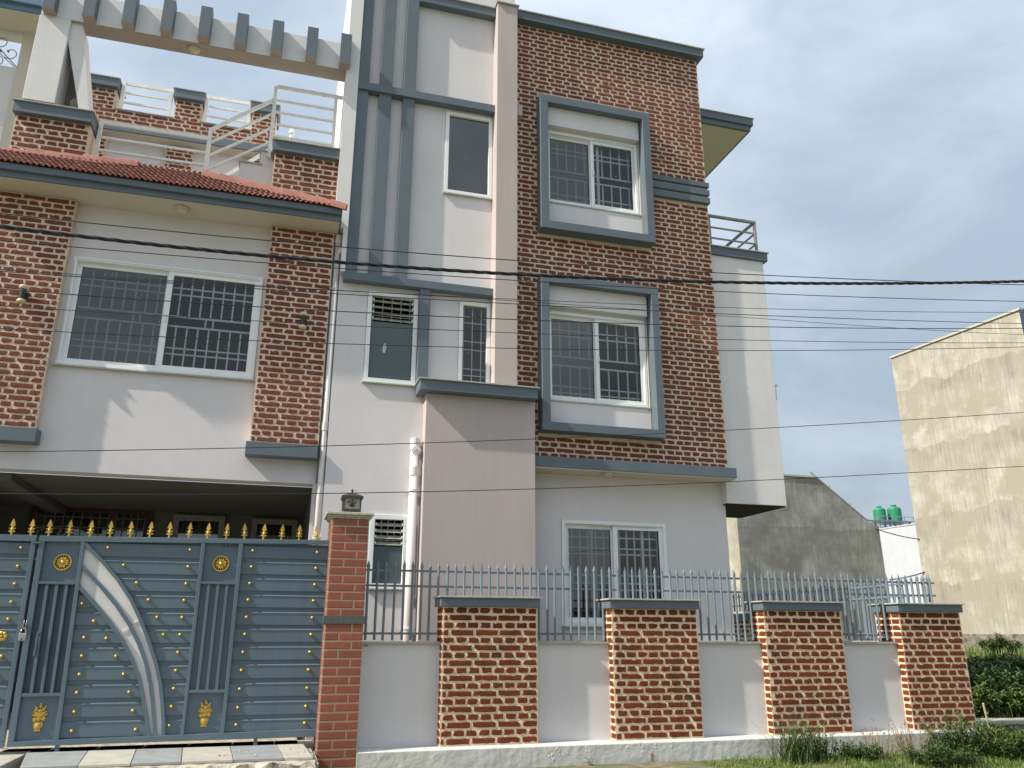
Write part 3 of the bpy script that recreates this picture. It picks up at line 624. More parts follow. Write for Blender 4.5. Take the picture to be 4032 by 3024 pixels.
for a, b, c in ((-1.42, -.75, 1.56), (-.39, .235, 1.55)):
    f_ = ob('garage_window', ring(a, b, .4, c, .075, 11.93, 11.995), 'oldrail', H)
    ob('window_pane', MB().box(a+.075, b-.075, 11.96, 11.97, .475, c-.075), 'glass2', f_)
    grille(f_, a+.08, b-.08, .48, c-.08, 11.98, 5, ())
ob('garage_floor', MB().box(-4.4, .31, 7.86, 12, -1.0, -.93), 'rough', H)

# lamps
def ceil_lamp(x, y, z, r, lab, rot=None):
    t = thing('ceiling_lamp', lab, 'lamp', (x, y, z), 'round lamps under the house soffits')
    ob('lamp_rim', MB().lathe([(r, 0), (r, -.022), (r*.8, -.03)], 24), 'lampwhite', t, (x, y, z), smooth=True)
    ob('lamp_diffuser', MB().lathe([(r*.74, -.031), (r*.6, -.042), (r*.2, -.048)], 24), 'lampcream', t, (x, y, z), smooth=True)
    if rot: t.rotation_euler = rot
ceil_lamp(-1.394, 8.975, 4.671, .085, 'round cream lamp under the soffit of the red tiled canopy')
ceil_lamp(-1.531, 9.12, 6.961, .072, 'round pale lamp under the white pergola beam')
ceil_lamp(3.80, 9.06, 1.889, .075, 'flat round lamp under the slate band over the ground floor window')
ceil_lamp(-2.77, 9.362, 6.07, .085, 'round cream lamp set inside the triangular pergola brace', (R(90), 0, 0))
def wall_lamp(x, z, lab):
    t = thing('wall_lamp', lab, 'lamp', (x, 9.04, z), 'up and down wall lamps on the brick columns')
    ob('lamp_body', MB().lathe([(.030, -.058), (.030, .058)], 14), 'black', t, (x, 9.04, z), smooth=False)
    ob('mounting_plate', MB().box(-.015, .04, .02, .064, -.03, .03), 'black', t, (x, 9.04, z))
    for s_ in (1, -1): ob('lamp_shade', MB().lathe([(.031, .058*s_), (.043, .070*s_), (.045, .088*s_), (.038, .098*s_)], 14), 'lampcream', t, (x, 9.04, z), smooth=True)
wall_lamp(.052, 3.470, 'black and cream wall lamp on the brick column right of the wide window')
wall_lamp(-2.850, 3.446, 'black and cream wall lamp on the brick column left of the wide window')
t = ob('dome_lamp', MB().lathe([(.03, -.07), (.078, -.055), (.095, 0), (.08, .045), (.04, .072), (.005, .08)], 20), 'lampcream', None, (-.735, 11.6, 8.01), smooth=True, label='cream globe lamp on top of the rear brick pier', cat='lamp')
# downpipes
def pipe(nm, pts, r, lab, brackets=(), extra=None):
    b0 = pts[0]; t = thing(nm, lab, 'drainpipe', b0)
    ob('pipe', MB().tube(pts, r, 14), 'pipe', t, smooth=True)
    for z in brackets:
        ob('pipe_clamp', MB().lathe([(r+.010, -.010), (r+.010, .010)], 14), 'pipe', t, (pts[0][0], pts[0][1], z))
        ob('clamp_ear', MB().box(-r-.03, r+.03, .0, .05, -.008, .008), 'pipe', t, (pts[0][0], pts[0][1], z))
    return t
p1 = pipe('drainpipe', [(.388, 9.135, -1.2), (.388, 9.135, 4.60)], .033, 'thin white drainpipe beside the brick column under the red canopy', (1.0, 3.95, 4.58))
ob('pipe_socket', MB().lathe([(.040, 4.55), (.040, 4.66), (.034, 4.665)], 14, (.388, 9.135, 0)), 'pipe', p1)
ob('pipe_branch', MB().tube([(.388, 9.135, 4.42), (.47, 9.10, 4.50)], .030, 12), 'pipe', p1); ob('pipe_socket', MB().lathe([(.040, 2.20), (.040, 2.30)], 14, (.388, 9.135, 0)), 'pipe', p1)
p2 = pipe('drainpipe', [(1.412, 9.03, -1.2), (1.412, 9.03, 2.10)], .050, 'wide white drainpipe in the corner beside the pink stair box', (.06, 1.55))
ob('pipe_socket', MB().lathe([(.058, 2.02), (.058, 2.155), (.052, 2.158)], 16, (1.412, 9.03, 0)), 'pipe', p2)
ob('pipe_socket', MB().lathe([(.056, 1.72), (.056, 1.82)], 16, (1.412, 9.03, 0)), 'pipe', p2)
ic = ob('inspection_cap', MB().lathe([(.052, -.078), (.052, -.055), (.044, -.05), (.044, 0)], 20, axis='y'), 'pipe', p2, (1.42, 9.03, 2.0))
cr = MB()
for sx_ in (-1, 1):
    for sz_ in (-1, 1): cr.box(min(sx_*.008, sx_*.028), max(sx_*.008, sx_*.028), -.084, -.078, min(sz_*.006, sz_*.012), max(sz_*.006, sz_*.012)); cr.box(min(sx_*.007, sx_*.012), max(sx_*.007, sx_*.012), -.084, -.078, min(sz_*.012, sz_*.028), max(sz_*.012, sz_*.028))
ob('cap_ribs', cr, 'pipe', p2, (1.42, 9.03, 2.0))
vp = thing('vent_pipe', 'short white vent pipe with slotted cowl behind the terrace railing', 'vent pipe', (-.35, 11.4, 7.2))
ob('pipe', MB().lathe([(.03, 6.9), (.03, 7.46)], 12, (-.35, 11.4, 0)), 'pipe', vp); ob('cowl', MB().lathe([(.045, 7.46), (.045, 7.48), (.03, 7.53), (.02, 7.545)], 12, (-.35, 11.4, 0)), 'pipe', vp)

# ------------------------------------------------------------------ neighbour house at upper left
nb = thing('neighbour_house', 'pale neighbouring house with blue eave and scrollwork opening behind the pergola post', 'house', (-4.5, 10.5, -1.2))
ob('wall', wall(-8, -3.44, -1.2, 7.86, 10.5, .14, [(-5.4, -3.885, 7.21, 7.70), (-5.2, -3.89, 5.3, 6.30)]), 'white', nb)
ob('opening_post', MB().box(-3.884, -3.75, 10.44, 10.498, 5.0, 7.80), 'soffit', nb)
ob('eave_slab', MB().box(-8, -3.45, 10.02, 10.66, 7.865, 7.95), 'soffit', nb)
ob('eave_soffit', MB().box(-8, -3.45, 10.04, 10.499, 7.755, 7.77), 'soffit', nb)
ob('eave_fascia', MB().box(-8, -3.45, 10.00, 10.038, 7.75, 7.83), mat('bright_blue_fascia', (.12, .205, .29), .45, var=.15), nb)
ob('eave_fascia', MB().box(-8, -3.43, 9.95, 10.038, 7.832, 7.97), bpy.data.materials['bright_blue_fascia'], nb)
sg = MB()
def spiral(cx, cz, r0, r1, a0, a1, y=10.52):
    return [(cx+(r0+(r1-r0)*i/22)*math.cos(a0+(a1-a0)*i/22), y, cz+(r0+(r1-r0)*i/22)*math.sin(a0+(a1-a0)*i/22)) for i in range(23)]
for cx, cz, s_ in ((-4.02, 7.44, 1), (-4.16, 7.60, 1), (-4.16, 7.28, -1)):
    sg.tube(spiral(cx, cz, .10, .035, -2.2*s_, 2.9*s_), .006, 5); sg.lathe([(.016, -.01), (.016, .01)], 6, (cx-.03, 10.52, cz+.02), 'y')
sg.tube([(-4.30, 10.52, 7.62), (-3.90, 10.52, 7.22)], .008, 5); sg.tube([(-4.34, 10.52, 7.58), (-3.93, 10.52, 7.22)], .006, 5); sg.lathe([(.02, -.012), (.02, .012)], 6, (-4.14, 10.52, 7.45), 'y')
ob('scroll_grille', sg, mat('rusty_pink_iron', (.30, .22, .20), .6), nb)
wf = ob('window_frame', ring(-5.2, -3.9, 5.31, 6.29, .05, 10.49, 10.56), 'pvc', nb); ob('window_pane', MB().box(-5.15, -3.95, 10.53, 10.54, 5.36, 6.24), 'frosted', wf)

# ------------------------------------------------------------------ boundary wall
W_ = thing('boundary_wall', 'low front wall of brick pillars and grey panels on a stained white plinth', 'wall', (4.1, 7.9, -1.2))
pl = MB(); pl.add([(.80, 7.70, -1.28), (7.49, 7.70, -1.28), (7.49, 7.70, -.985), (.80, 7.70, -.985), (.80, 7.80, -.972), (7.49, 7.80, -.972), (7.49, 8.12, -.972), (.80, 8.12, -.972), (7.49, 8.12, -1.28), (.80, 8.12, -1.28)],
   [(0, 1, 2, 3), (3, 2, 5, 4), (4, 5, 6, 7), (7, 6, 8, 9), (1, 8, 6, 5, 2), (0, 3, 4, 7, 9)])
ob('plinth', pl, 'base', W_, bev=.006)
PIL = [(1.548, 2.484), (3.266, 4.212), (5.002, 5.952), (6.715, 7.546)]
edges = [(.80, 1.549), (2.483, 3.267), (4.211, 5.003), (5.951, 6.716)]
for a, b in edges:
    ob('panel', MB().box(a, b, 7.905, 8.05, -.971, -.086), 'plaster', W_)
    ob('panel_coping', MB().box(a, b, 7.872, 8.07, -.085, -.066), 'marble', W_)
rnd2 = random.Random(99)
for i, (a, b) in enumerate(PIL):
    yb = 8.06 if i < 3 else 8.19
    p = ob('brick_pillar', MB().box(a, b, 7.804, yb, -.9715, .252), 'mortar', W_)
    bricks('wall', p, 'brick_lo', a, b, -.970, .252, 7.804, seed=60+i, start='H' if i < 3 else 'S', phase=.02*i)
    if i >= 0:
        zz = .252-.0677/2
        while zz > -.95:
            segs = [(7.800, 7.902)] if zz < -.07 else ([(7.800, 7.93), (7.93, 8.06)] if i < 3 else [(7.800, 7.93), (7.93, 8.185)])
            for q0, q1 in segs:
                ky = 'S' if q1-q0 > .16 else 'H'
                BR['wall'].append((Vector((a, q0, zz)).dot(fw)-.5, ky, rnd2.randrange(14), Vector((a, (q0+q1)/2, zz)), True, (q1-q0-.012)/(.213 if ky == 'S' else .100), 'brick_lo', p, rnd2.random() < .5))
            zz -= .0677
    ob('pillar_cap', MB().box(a-.030, b+.018, 7.762, yb+.02, .253, .334), 'grey', W_, bev=.004)
    ob('pillar_coping', MB().box(a-.050, b+.038, 7.742, yb+.04, .3345, .350), 'marble', W_, bev=.002)
flush_bricks('wall', W_)
SW = thing('side_wall', 'grey side wall running back from the corner pillar with one brick pier', 'wall', (7.4, 10, -1.2))
ob('panel', MB().box(7.30, 7.44, 8.191, 13.0, -1.3, -.086), 'plaster', SW); ob('panel_coping', MB().box(7.27, 7.47, 8.192, 13.0, -.085, -.066), 'marble', SW)
for y0, y1 in ((10.1, 10.5), (11.75, 12.35)):
    p = ob('brick_pier', MB().box(7.25, 7.5, y0, y1, -.065, .23), 'mortar', SW); bricks('side', p, 'brick_lo', y0, y1, -.065, .23, 7.25, side=True, seed=90); bricks('side', p, 'brick_lo', 7.25, 7.5, -.065, .23, y0, seed=91)
    ob('pier_cap', MB().box(7.22, 7.53, y0-.03, y1+.03, .231, .33), 'grey', SW)
flush_bricks('side', SW)
# spiked steel fences
pk = MB()
pk.tube([(0, 0, -.058-.6), (0, 0, .60-.6)], .0125, 8); pk.tube([(0, 0, .60-.6), (0, 0, .625-.6)], [.0125, .0155], 8)
pk.add([(-.018, -.003, .020), (.018, -.003, .020), (0, -.009, .032), (0, 0, .082), (0, .0055, .030)], [(0, 2, 3), (2, 1, 3), (1, 4, 3), (4, 0, 3), (0, 1, 2), (0, 4, 1)])
pke = pk.mesh('picket', smooth=False); pke.materials.append(M['fence'])
pk2 = MB(); pk2.tube([(0, 0, .352-.6), (0, 0, 0)], .0125, 8); pk2.tube([(0, 0, 0), (0, 0, .025)], [.0125, .0155], 8)
pk2.add([(-.018, -.003, .020), (.018, -.003, .020), (0, -.009, .032), (0, 0, .082), (0, .0055, .030)], [(0, 2, 3), (2, 1, 3), (1, 4, 3), (4, 0, 3), (0, 1, 2), (0, 4, 1)])
pk2e = pk2.mesh('picket', smooth=False); pk2e.materials.append(M['fence'])
FN = thing('steel_fence', 'slate blue spiked steel fence on top of the front wall', 'fence', (4.1, 7.96, -.06))
rnd = random.Random(4); YF = 7.965
for i in range(77):
    x = .845+.0855*i
    if 2.35 < x < 2.42: x -= .004
    onp = any(a-.02 < x < b+.02 for a, b in PIL)
    o = bpy.data.objects.new('picket', pk2e if onp else pke); put(o, FN, (x+rnd.uniform(-.003, .003), YF+rnd.uniform(-.002, .002), .603+rnd.uniform(-.004, .004)))
    o.rotation_euler = (rnd.uniform(-.006, .006), rnd.uniform(-.008, .008), rnd.uniform(-.5, .5))
for z in (.588, .444): ob('fence_rail', MB().box(.81, 7.42, YF+.010, YF+.024, z-.010, z+.010), 'fence', FN)
for a, b in edges: ob('fence_rail', MB().box(a+.01, b, YF+.010, YF+.024, -.004, .016), 'fence', FN)
FS = thing('steel_fence', 'dark spiked steel fence on the side wall behind the corner pillar', 'fence', (7.37, 10, -.06))
for i in range(56):
    y = 8.03+.083*i; onp = any(a-.03 < y < b+.03 for a, b in ((8.0, 8.19), (10.1, 10.5), (11.75, 12.35)))
    o = bpy.data.objects.new('picket', pk2e if onp else pke); put(o, FS, (7.37, y, .62)); o.rotation_euler = (0, rnd.uniform(-.012, .012), math.pi/2+rnd.uniform(-.4, .4))
for z in (.60, .456, .02): ob('fence_rail', MB().box(7.344, 7.358, 7.98 if z > .1 else 8.20, 12.7, z-.010, z+.010), 'fence', FS)

# ------------------------------------------------------------------ tiled gate pillar and lantern
GP = thing('gate_pillar', 'square gate pillar clad in terracotta tiles with a dark granite band', 'pillar', (.62, 7.87, -1.2))
ob('pillar_core', MB().box(.452, .800, 7.706, 8.05, -1.25, 1.032), 'grout', GP)
tmb = {}
def tile_at(x0, x1, z0, z1, side=False):
    w_ = round(x1-x0, 3)
    if w_ not in tmb:
        m = MB(); c = .005; h = (z1-z0)/2; q = w_/2
        m.add([(-q, 0, -h), (q, 0, -h), (q, 0, h), (-q, 0, h), (-q, -.002, -h), (q, -.002, -h), (q, -.002, h), (-q, -.002, h), (-q+c, -.006, -h+c), (q-c, -.006, -h+c), (q-c, -.006, h-c), (-q+c, -.006, h-c)],
              [(0, 1, 5, 4), (1, 2, 6, 5), (2, 3, 7, 6), (3, 0, 4, 7), (4, 5, 9, 8), (5, 6, 10, 9), (6, 7, 11, 10), (7, 4, 8, 11), (8, 9, 10, 11)])
        me = m.mesh('wall_tile', fix=False); me.materials.append(M['tile']); tmb[w_] = me
    o = bpy.data.objects.new('wall_tile', tmb[w_])
    if side: put(o, GP, (.452, (x0+x1)/2, (z0+z1)/2)); o.rotation_euler = (0, 0, -math.pi/2)
    else: put(o, GP, ((x0+x1)/2, 7.706, (z0+z1)/2))
z = 1.030; k = 0
while z > -1.2:
    if .092 < z <= .165+.02 and not k == 99:
        ob('granite_band', MB().box(.440, .812, 7.692, 8.06, .088, .158), 'granite', GP, bev=.002); z = .084; continue
    a, b = (.462, .690) if k % 2 == 0 else (.462, .578)
    a2, b2 = (.702, .793) if k % 2 == 0 else (.590, .793)
    tile_at(a, b, z-.0625, z); tile_at(a2, b2, z-.0625, z)
    c = 7.80 if k % 2 else 7.92
    tile_at(7.710, c, z-.0625, z, True); tile_at(c+.012, 8.045, z-.0625, z, True)
    z -= .0742; k += 1
for x0, x1, y0, z0, z1 in ((.435, .815, 7.690, 1.031, 1.046), (.422, .822, 7.676, 1.0465, 1.063), (.400, .838, 7.655, 1.0635, 1.088)):
    ob('pillar_cap', MB().box(x0, x1, y0, 8.07+(7.69-y0), z0, z1), 'cast', GP, bev=.004)
LN = thing('gate_lantern', 'small bronze lantern with etched glass on the tiled gate pillar', 'lantern', (.640, 7.88, 1.089))
cx, cy = .640, 7.88
ob('lantern_base', MB().box(cx-.055, cx+.055, cy-.055, cy+.055, 1.089, 1.118), 'black', LN)
ob('lantern_frame', MB().box(cx-.085, cx+.085, cy-.085, cy+.085, 1.112, 1.138), 'bronze', LN, bev=.003)
for sx_ in (-1, 1):
    for sy_ in (-1, 1): ob('corner_post', MB().box(cx+sx_*.079-.006, cx+sx_*.079+.006, cy+sy_*.079-.006, cy+sy_*.079+.006, 1.138, 1.255), 'bronze', LN)
ob('lantern_glass', MB().box(cx-.076, cx+.076, cy-.076, cy+.076, 1.139, 1.252), 'frost', LN)
rf = MB(); q = .100; rf.add([(cx-q, cy-q, 1.240), (cx+q, cy-q, 1.240), (cx+q, cy+q, 1.240), (cx-q, cy+q, 1.240), (cx-q, cy-q, 1.262), (cx+q, cy-q, 1.262), (cx+q, cy+q, 1.262), (cx-q, cy+q, 1.262), (cx-.018, cy-.018, 1.302), (cx+.018, cy-.018, 1.302), (cx+.018, cy+.018, 1.302), (cx-.018, cy+.018, 1.302)],
    [(0, 3, 2, 1), (0, 1, 5, 4), (1, 2, 6, 5), (2, 3, 7, 6), (3, 0, 4, 7), (4, 5, 9, 8), (5, 6, 10, 9), (6, 7, 11, 10), (7, 4, 8, 11), (8, 9, 10, 11)])
ob('lantern_roof', rf, 'bronze', LN); ob('lantern_finial', MB().lathe([(.006, 0), (.006, .012), (.012, .018), (.014, .026), (.008, .036), (.001, .038)], 12, (cx, cy, 1.302)), 'bronze', LN, smooth=True)
og = MB()
for a in range(5): og.lathe([(.011, -.003), (.011, 0)], 6, (cx+.030*math.cos(a*1.26+.3), cy-.0765, 1.192+.026*math.sin(a*1.26+.3)), 'y')
og.box(cx-.012, cx+.012, cy-.0795, cy-.0765, 1.155, 1.20); ob('etched_motif', og, 'bronze', LN)

# ------------------------------------------------------------------ the driveway gate
def lerp(a, b, t): return a+(b-a)*t
def xe(t, b): return lambda z: lerp(t, b, (.758-z)/1.578)
s0L, s0R = xe(-1.962, -1.941), xe(-1.918, -1.892); s1L, s1R = xe(-1.638, -1.607), xe(-1.607, -1.573)
s2L, s2R = xe(-.666, -.655), xe(-.632, -.631); s3L, s3R = xe(-.345, -.341), xe(-.310, -.312)
def table(pts):
    def f(z):
        if z >= pts[0][1]: return pts[0][0]+(z-pts[0][1])*(pts[1][0]-pts[0][0])/(pts[1][1]-pts[0][1])
        for (xa, za), (xb, zb) in zip(pts, pts[1:]):
            if za >= z >= zb: return lerp(xa, xb, (za-z)/(za-zb))
        return pts[-1][0]
    return f
AO = [(-1.600, .751), (-1.438, .599), (-1.297, .453), (-1.166, .280), (-1.067, .108), (-.982, -.063), (-.902, -.245), (-.851, -.400), (-.817, -.553), (-.789, -.704), (-.776, -.815)]
AM = [(-1.604, .567), (-1.423, .396), (-1.278, .240), (-1.154, .080), (-1.056, -.080), (-.978, -.245), (-.927, -.399), (-.889, -.552), (-.858, -.703), (-.838, -.815)]
AI = [(-1.597, .393), (-1.454, .253), (-1.320, .106), (-1.192, -.050), (-1.096, -.206), (-1.020, -.360), (-.969, -.513), (-.925, -.664), (-.887, -.815)]
fO, fM, fI = table(AO), table(AM), table(AI)
G1 = thing('driveway_gate', 'blue steel gate leaf with curved white strips and gold studs, beside the tiled pillar', 'gate', (-.76, 7.8, -.86), 'leaves of the blue driveway gate')
G2 = thing('driveway_gate', 'narrow visible leaf of the blue gate with a gold flower, left of the padlock', 'gate', (-2.6, 7.8, -.86), 'leaves of the blue driveway gate')
topO = lambda x: .803+(x+1.4)*.017; topI = lambda x: .752+(x+1.6)*.021; botI = lambda x: -.820+(x+1.6)*.014; botO = lambda x: -.862+(x+1.94)*.004
fm = MB()
fm.poly([(-1.965, topI(-1.965)), (.455, topI(.455)), (.455, topO(.455)), (-1.965, topO(-1.965))], 7.770, 7.815)
fm.poly([(-1.941, botO(-1.94)), (.455, botO(.455)), (.455, botI(.455)), (-1.941, botI(-1.94))], 7.770, 7.815)
for L_, R_ in ((s0L, s0R), (s1L, s1R), (s2L, s2R), (s3L, s3R)):
    zt_, zb = topI(L_(.75))-.0005, botI(L_(-.8))+.0005
    fm.poly([(L_(zb), zb), (R_(zb), zb), (R_(zt_), zt_), (L_(zt_), zt_)], 7.7705, 7.8145)
ob('gate_frame', fm, 'gate', G1, bev=.003)
def cross(L_, R_, z0, z1): ob('cross_bar', MB().poly([(L_(z0)+.0005, z0), (R_(z0)-.0005, z0), (R_(z1)-.0005, z1), (L_(z1)+.0005, z1)], 7.772, 7.813), 'gate', G1, bev=.002)
cross(s0R, s1L, .394, .416); cross(s0R, s1L, -.490, -.465); cross(s2R, s3L, .418, .440); cross(s2R, s3L, -.482, -.457)
for L_, R_, ztp, zbt, dz in ((s0R, s1L, .394, -.465, 0), (s2R, s3L, .418, -.457, 0)):
    for i in range(3):
        t = (.235+.265*i)
        xa = lerp(L_(ztp), R_(ztp), t); xb = lerp(L_(zbt), R_(zbt), t)
        ob('vertical_bar', MB().poly([(xb-.012, zbt), (xb+.012, zbt), (xa+.012, ztp), (xa-.012, ztp)], 7.776, 7.806), 'gate', G1, bev=.002)
    ob('recessed_panel', MB().poly([(L_(zbt), zbt), (R_(zbt), zbt), (R_(ztp), ztp), (L_(ztp), ztp)], 7.8145, 7.82), 'gatedark', G1)
    for za, zb in ((ztp+.0225, topI(L_(.7))), (botI(L_(-.8)), zbt-.025)):
        ob('square_panel', MB().poly([(L_(za), za), (R_(za), za), (R_(zb), zb), (L_(zb), zb)], 7.806, 7.818), 'gate', G1)
def board(par, fl, fr, z0, z1):
    n_ = 4; zs = [lerp(z0, z1, i/n_) for i in range(n_+1)]; m = MB(); ch = .013
    Lp = [(fl(zz), zz) for zz in zs]; Rp = [(fr(zz), zz) for zz in zs]
    zs_ = zs[:]; rows = []
    for i, zz in enumerate(zs): rows.append((fl(zz), fr(zz), zz, 7.797))
    rows[-1] = (fl(z1-.021), fr(z1-.021), z1-.021, 7.797); rows.append((fl(z1-ch), fr(z1-ch), z1-ch, 7.7925)); rows.append((fl(z1), fr(z1), z1, 7.8085)); rows.insert(0, (fl(z0), fr(z0), z0+.001, 7.811))
    if rows[2][0] > rows[2][1]-.01: return
    vs = []
    for a, b, zz, yy in rows: vs += [(a, yy, zz), (max(b, a+.002), yy, zz)]
    m.add(vs, [(2*i, 2*i+1, 2*i+3, 2*i+2) for i in range(len(rows)-1)])
    ob('gate_board', m.mesh('b', fix=False), 'gate', par)
GR = [(.657, .628), (.514, .481), (.369, .338), (.226, .191), (.077, .047), (-.069, -.103), (-.218, -.251), (-.369, -.405), (-.519, -.556), (-.667, -.699)]
GM = [(.638, .611), (.495, .461), (.352, .320), (.210, .175), (.068, .035), (-.077, -.110), (-.222, -.257), (-.369, -.403), (-.511, -.544), (-.654, -.685)]
def spans(g, t, b): 
    e = [t]+[q for p in g for q in p]+[b]; return [(e[2*i+1], e[2*i]) for i in range(len(e)//2)]
stud = MB().lathe([(.012, .006), (.0150, 0), (.0145, -.009), (.009, -.017), (.003, -.022)], 12, axis='y'); stm = stud.mesh('stud', smooth=True); stm.materials.append(M['gold'])
def studs(par, pts):
    for x, z in pts: o = bpy.data.objects.new('stud', stm); put(o, par, (x, 7.794, z))
sR = spans(GR, .772, -.797); sM = spans(GM, .760, -.808); st_ = []
for i, (z0, z1) in enumerate(sR):
    board(G1, lambda z: s3R(z), lambda z: .455, z0, z1); zc = (z0+z1)/2+.006; st_ += [(-.222, zc), (.346, zc)]
for i, (z0, z1) in enumerate(sM):
    board(G1, lambda z: fO(z), lambda z: s2L(z), z0, z1)
    zc = (z0+z1)/2+.012; st_.append((-.755, zc))
    if i < 6: st_.append(((-1.423, -1.279, -1.156, -1.043, -.957, -.888)[i], zc))
    if i >= 2:
        zz1 = min(z1, .345)
        if zz1-z0 > .02: board(G1, lambda z: s1R(z), lambda z: max(s1R(z)+.001, fI(z)-.028), z0, zz1)
for x, z in ((-1.559, .241), (-1.449, .098), (-1.333, -.041), (-1.504, -.035), (-1.239, -.183), (-1.500, -.180), (-1.161, -.326), (-1.497, -.325), (-1.100, -.468), (-1.495, -.466), (-1.052, -.612), (-1.492, -.613), (-1.011, -.759), (-1.490, -.758)): st_.append((x, z))
studs(G1, st_)
ob('back_sheet', MB().box(-1.60, .455, 7.8095, 7.824, -.84, .79), 'gate', G1)
for tb, wd in ((AO, .028), (AM, .030), (AI, .028)):
    m = MB(); P = []
    for i, (x, z) in enumerate(tb):
        a = Vector(tb[max(0, i-1)]); b = Vector(tb[min(len(tb)-1, i+1)]); d = (b-a).normalized(); P.append(((x, z), (x+d.y*wd if True else 0, z-d.x*wd)))
    for i in range(len(P)-1):
        m.poly([P[i+1][1], P[i+1][0], P[i][0], P[i][1]], 7.773, 7.803)
    bm = bmesh.new(); me = m.mesh('c'); bm.from_mesh(me); bmesh.ops.remove_doubles(bm, verts=bm.verts, dist=1e-5); bm.to_mesh(me); bm.free()
    ob('curved_bar', me, 'gate', G1)
def strip(ta, tb, z_hi, z_lo, y):
    m = MB(); n_ = 26; vs = []
    for i in range(n_+1):
        z = lerp(z_hi, z_lo, i/n_); a = max(tb(z), s1R(z)); b = max(ta(z), a+.001); vs += [(a, y, z), (b, y, z)]
    m.add(vs, [(2*i+2, 2*i+3, 2*i+1, 2*i) for i in range(n_)]); return m.mesh('s', fix=False)
ac = ob('acrylic_strip', strip(lambda z: fO(z)-.012, lambda z: fM(z)-.012, .745, -.815, 7.795), 'acryl', G1)
ob('acrylic_strip', strip(lambda z: fM(z)-.012, lambda z: fI(z)-.012, .56, -.815, 7.796), 'acryl', G1)
ob('strip_joint', MB().bar((-1.143, 7.7905, .078), (-1.093, 7.7905, .112), .006, .006), 'pvc', G1); ob('strip_joint', MB().bar((-1.215, 7.7905, .012), (-1.166, 7.7905, .046), .006, .006), 'pvc', G1)
def medallion(x, z, r=.070):
    m = MB(); n_ = 32
    for r0, r1, y in ((r*.84, r, 7.794), (r*.93, r*.99, 7.7915)):
        vs = []
        for k in range(n_): t = 2*math.pi*k/n_; vs += [(x+r0*math.cos(t), y, z+r0*math.sin(t)), (x+r1*math.cos(t), y, z+r1*math.sin(t)), (x+r1*math.cos(t), 7.806, z+r1*math.sin(t)), (x+r0*math.cos(t), 7.806, z+r0*math.sin(t))]
        m.add(vs, [(4*k+a, 4*((k+1) % n_)+a, 4*((k+1) % n_)+(a+1) % 4, 4*k+(a+1) % 4) for k in range(n_) for a in range(4)])
    for k in range(8):
        t = math.pi*k/4; m.bar((x+r*.15*math.cos(t), 7.799, z+r*.15*math.sin(t)), (x+r*.86*math.cos(t), 7.799, z+r*.86*math.sin(t)), .0045, .010)
    for k in range(8):
        t = math.pi*k/4+math.pi/8; c = Vector((math.cos(t), math.sin(t))); q_ = Vector((-c.y, c.x)); p0, p1, p2, p3 = c*r*.2, c*r*.48-q_*r*.15, c*r*.80, c*r*.48+q_*r*.15
        m.poly([(x+p.x, z+p.y) for p in (p0, p1, p2, p3)], 7.7945, 7.804)
    m.lathe([(r*.2, .006), (r*.2, -.006), (r*.1, -.012)], 12, (x, 7.799, z), 'y')
    o = ob('wheel_medallion', m, 'gold', G1); ob('medallion_back', MB().lathe([(r*.95, 0), (r*.95, -.0025)], 28, (x, 7.806, z), 'y'), 'hole', o)
medallion(-1.761, .579); medallion(-.484, .599)
def vase(x, z):
    m = MB(); s_ = 1.0
    half = [(0, -.106), (.024, -.106), (.026, -.098), (.018, -.092), (.030, -.075), (.036, -.055), (.030, -.040), (.022, -.034)]
    m.poly([(x+a, z+b) for a, b in half]+[(x-a, z+b) for a, b in reversed(half[1:])], 7.796, 7.807)
    m.lathe([(.027, 0), (.020, -.010), (.004, -.014)], 12, (x, 7.798, z-.066), 'y')
    for fx, fz, r in ((-.030, -.018, .018), (.032, -.012, .019), (0, -.012, .020), (-.020, .020, .019), (.022, .022, .018), (0, .045, .020), (-.028, .058, .015), (.026, .060, .016), (.002, .080, .013), (0, .012, .018)):
        k = rnd.randrange(3); pts = []
        for i in range(12):
            t = 2*math.pi*i/12+k; rr = r*(1 if i % 2 else .74); pts.append((x+fx+rr*math.cos(t), z+fz+rr*math.sin(t)))
        m.poly(pts, 7.7935-rnd.uniform(0, .003), 7.806); m.lathe([(r*.35, 0), (r*.2, -.006)], 8, (x+fx, 7.792, z+fz), 'y')
    for t, l_, fx, fz in ((2.5, .05, -.02, .0), (.6, .05, .02, .0), (2.2, .05, -.015, .05), (.9, .05, .015, .05), (1.57, .045, 0, .07), (2.9, .046, -.01, .03), (.25, .046, .012, .03)):
        d = Vector((math.cos(t), math.sin(t))); q_ = Vector((-d.y, d.x))*.009; a = Vector((x+fx, z+fz))
        p = [a, a+d*l_*.5-q_, a+d*l_, a+d*l_*.5+q_]; m.poly([(v.x, v.y) for v in p], 7.797, 7.807)
    ob('vase_ornament', m, 'gold', G1)
vase(-1.747, -.648); vase(-.484, -.645)
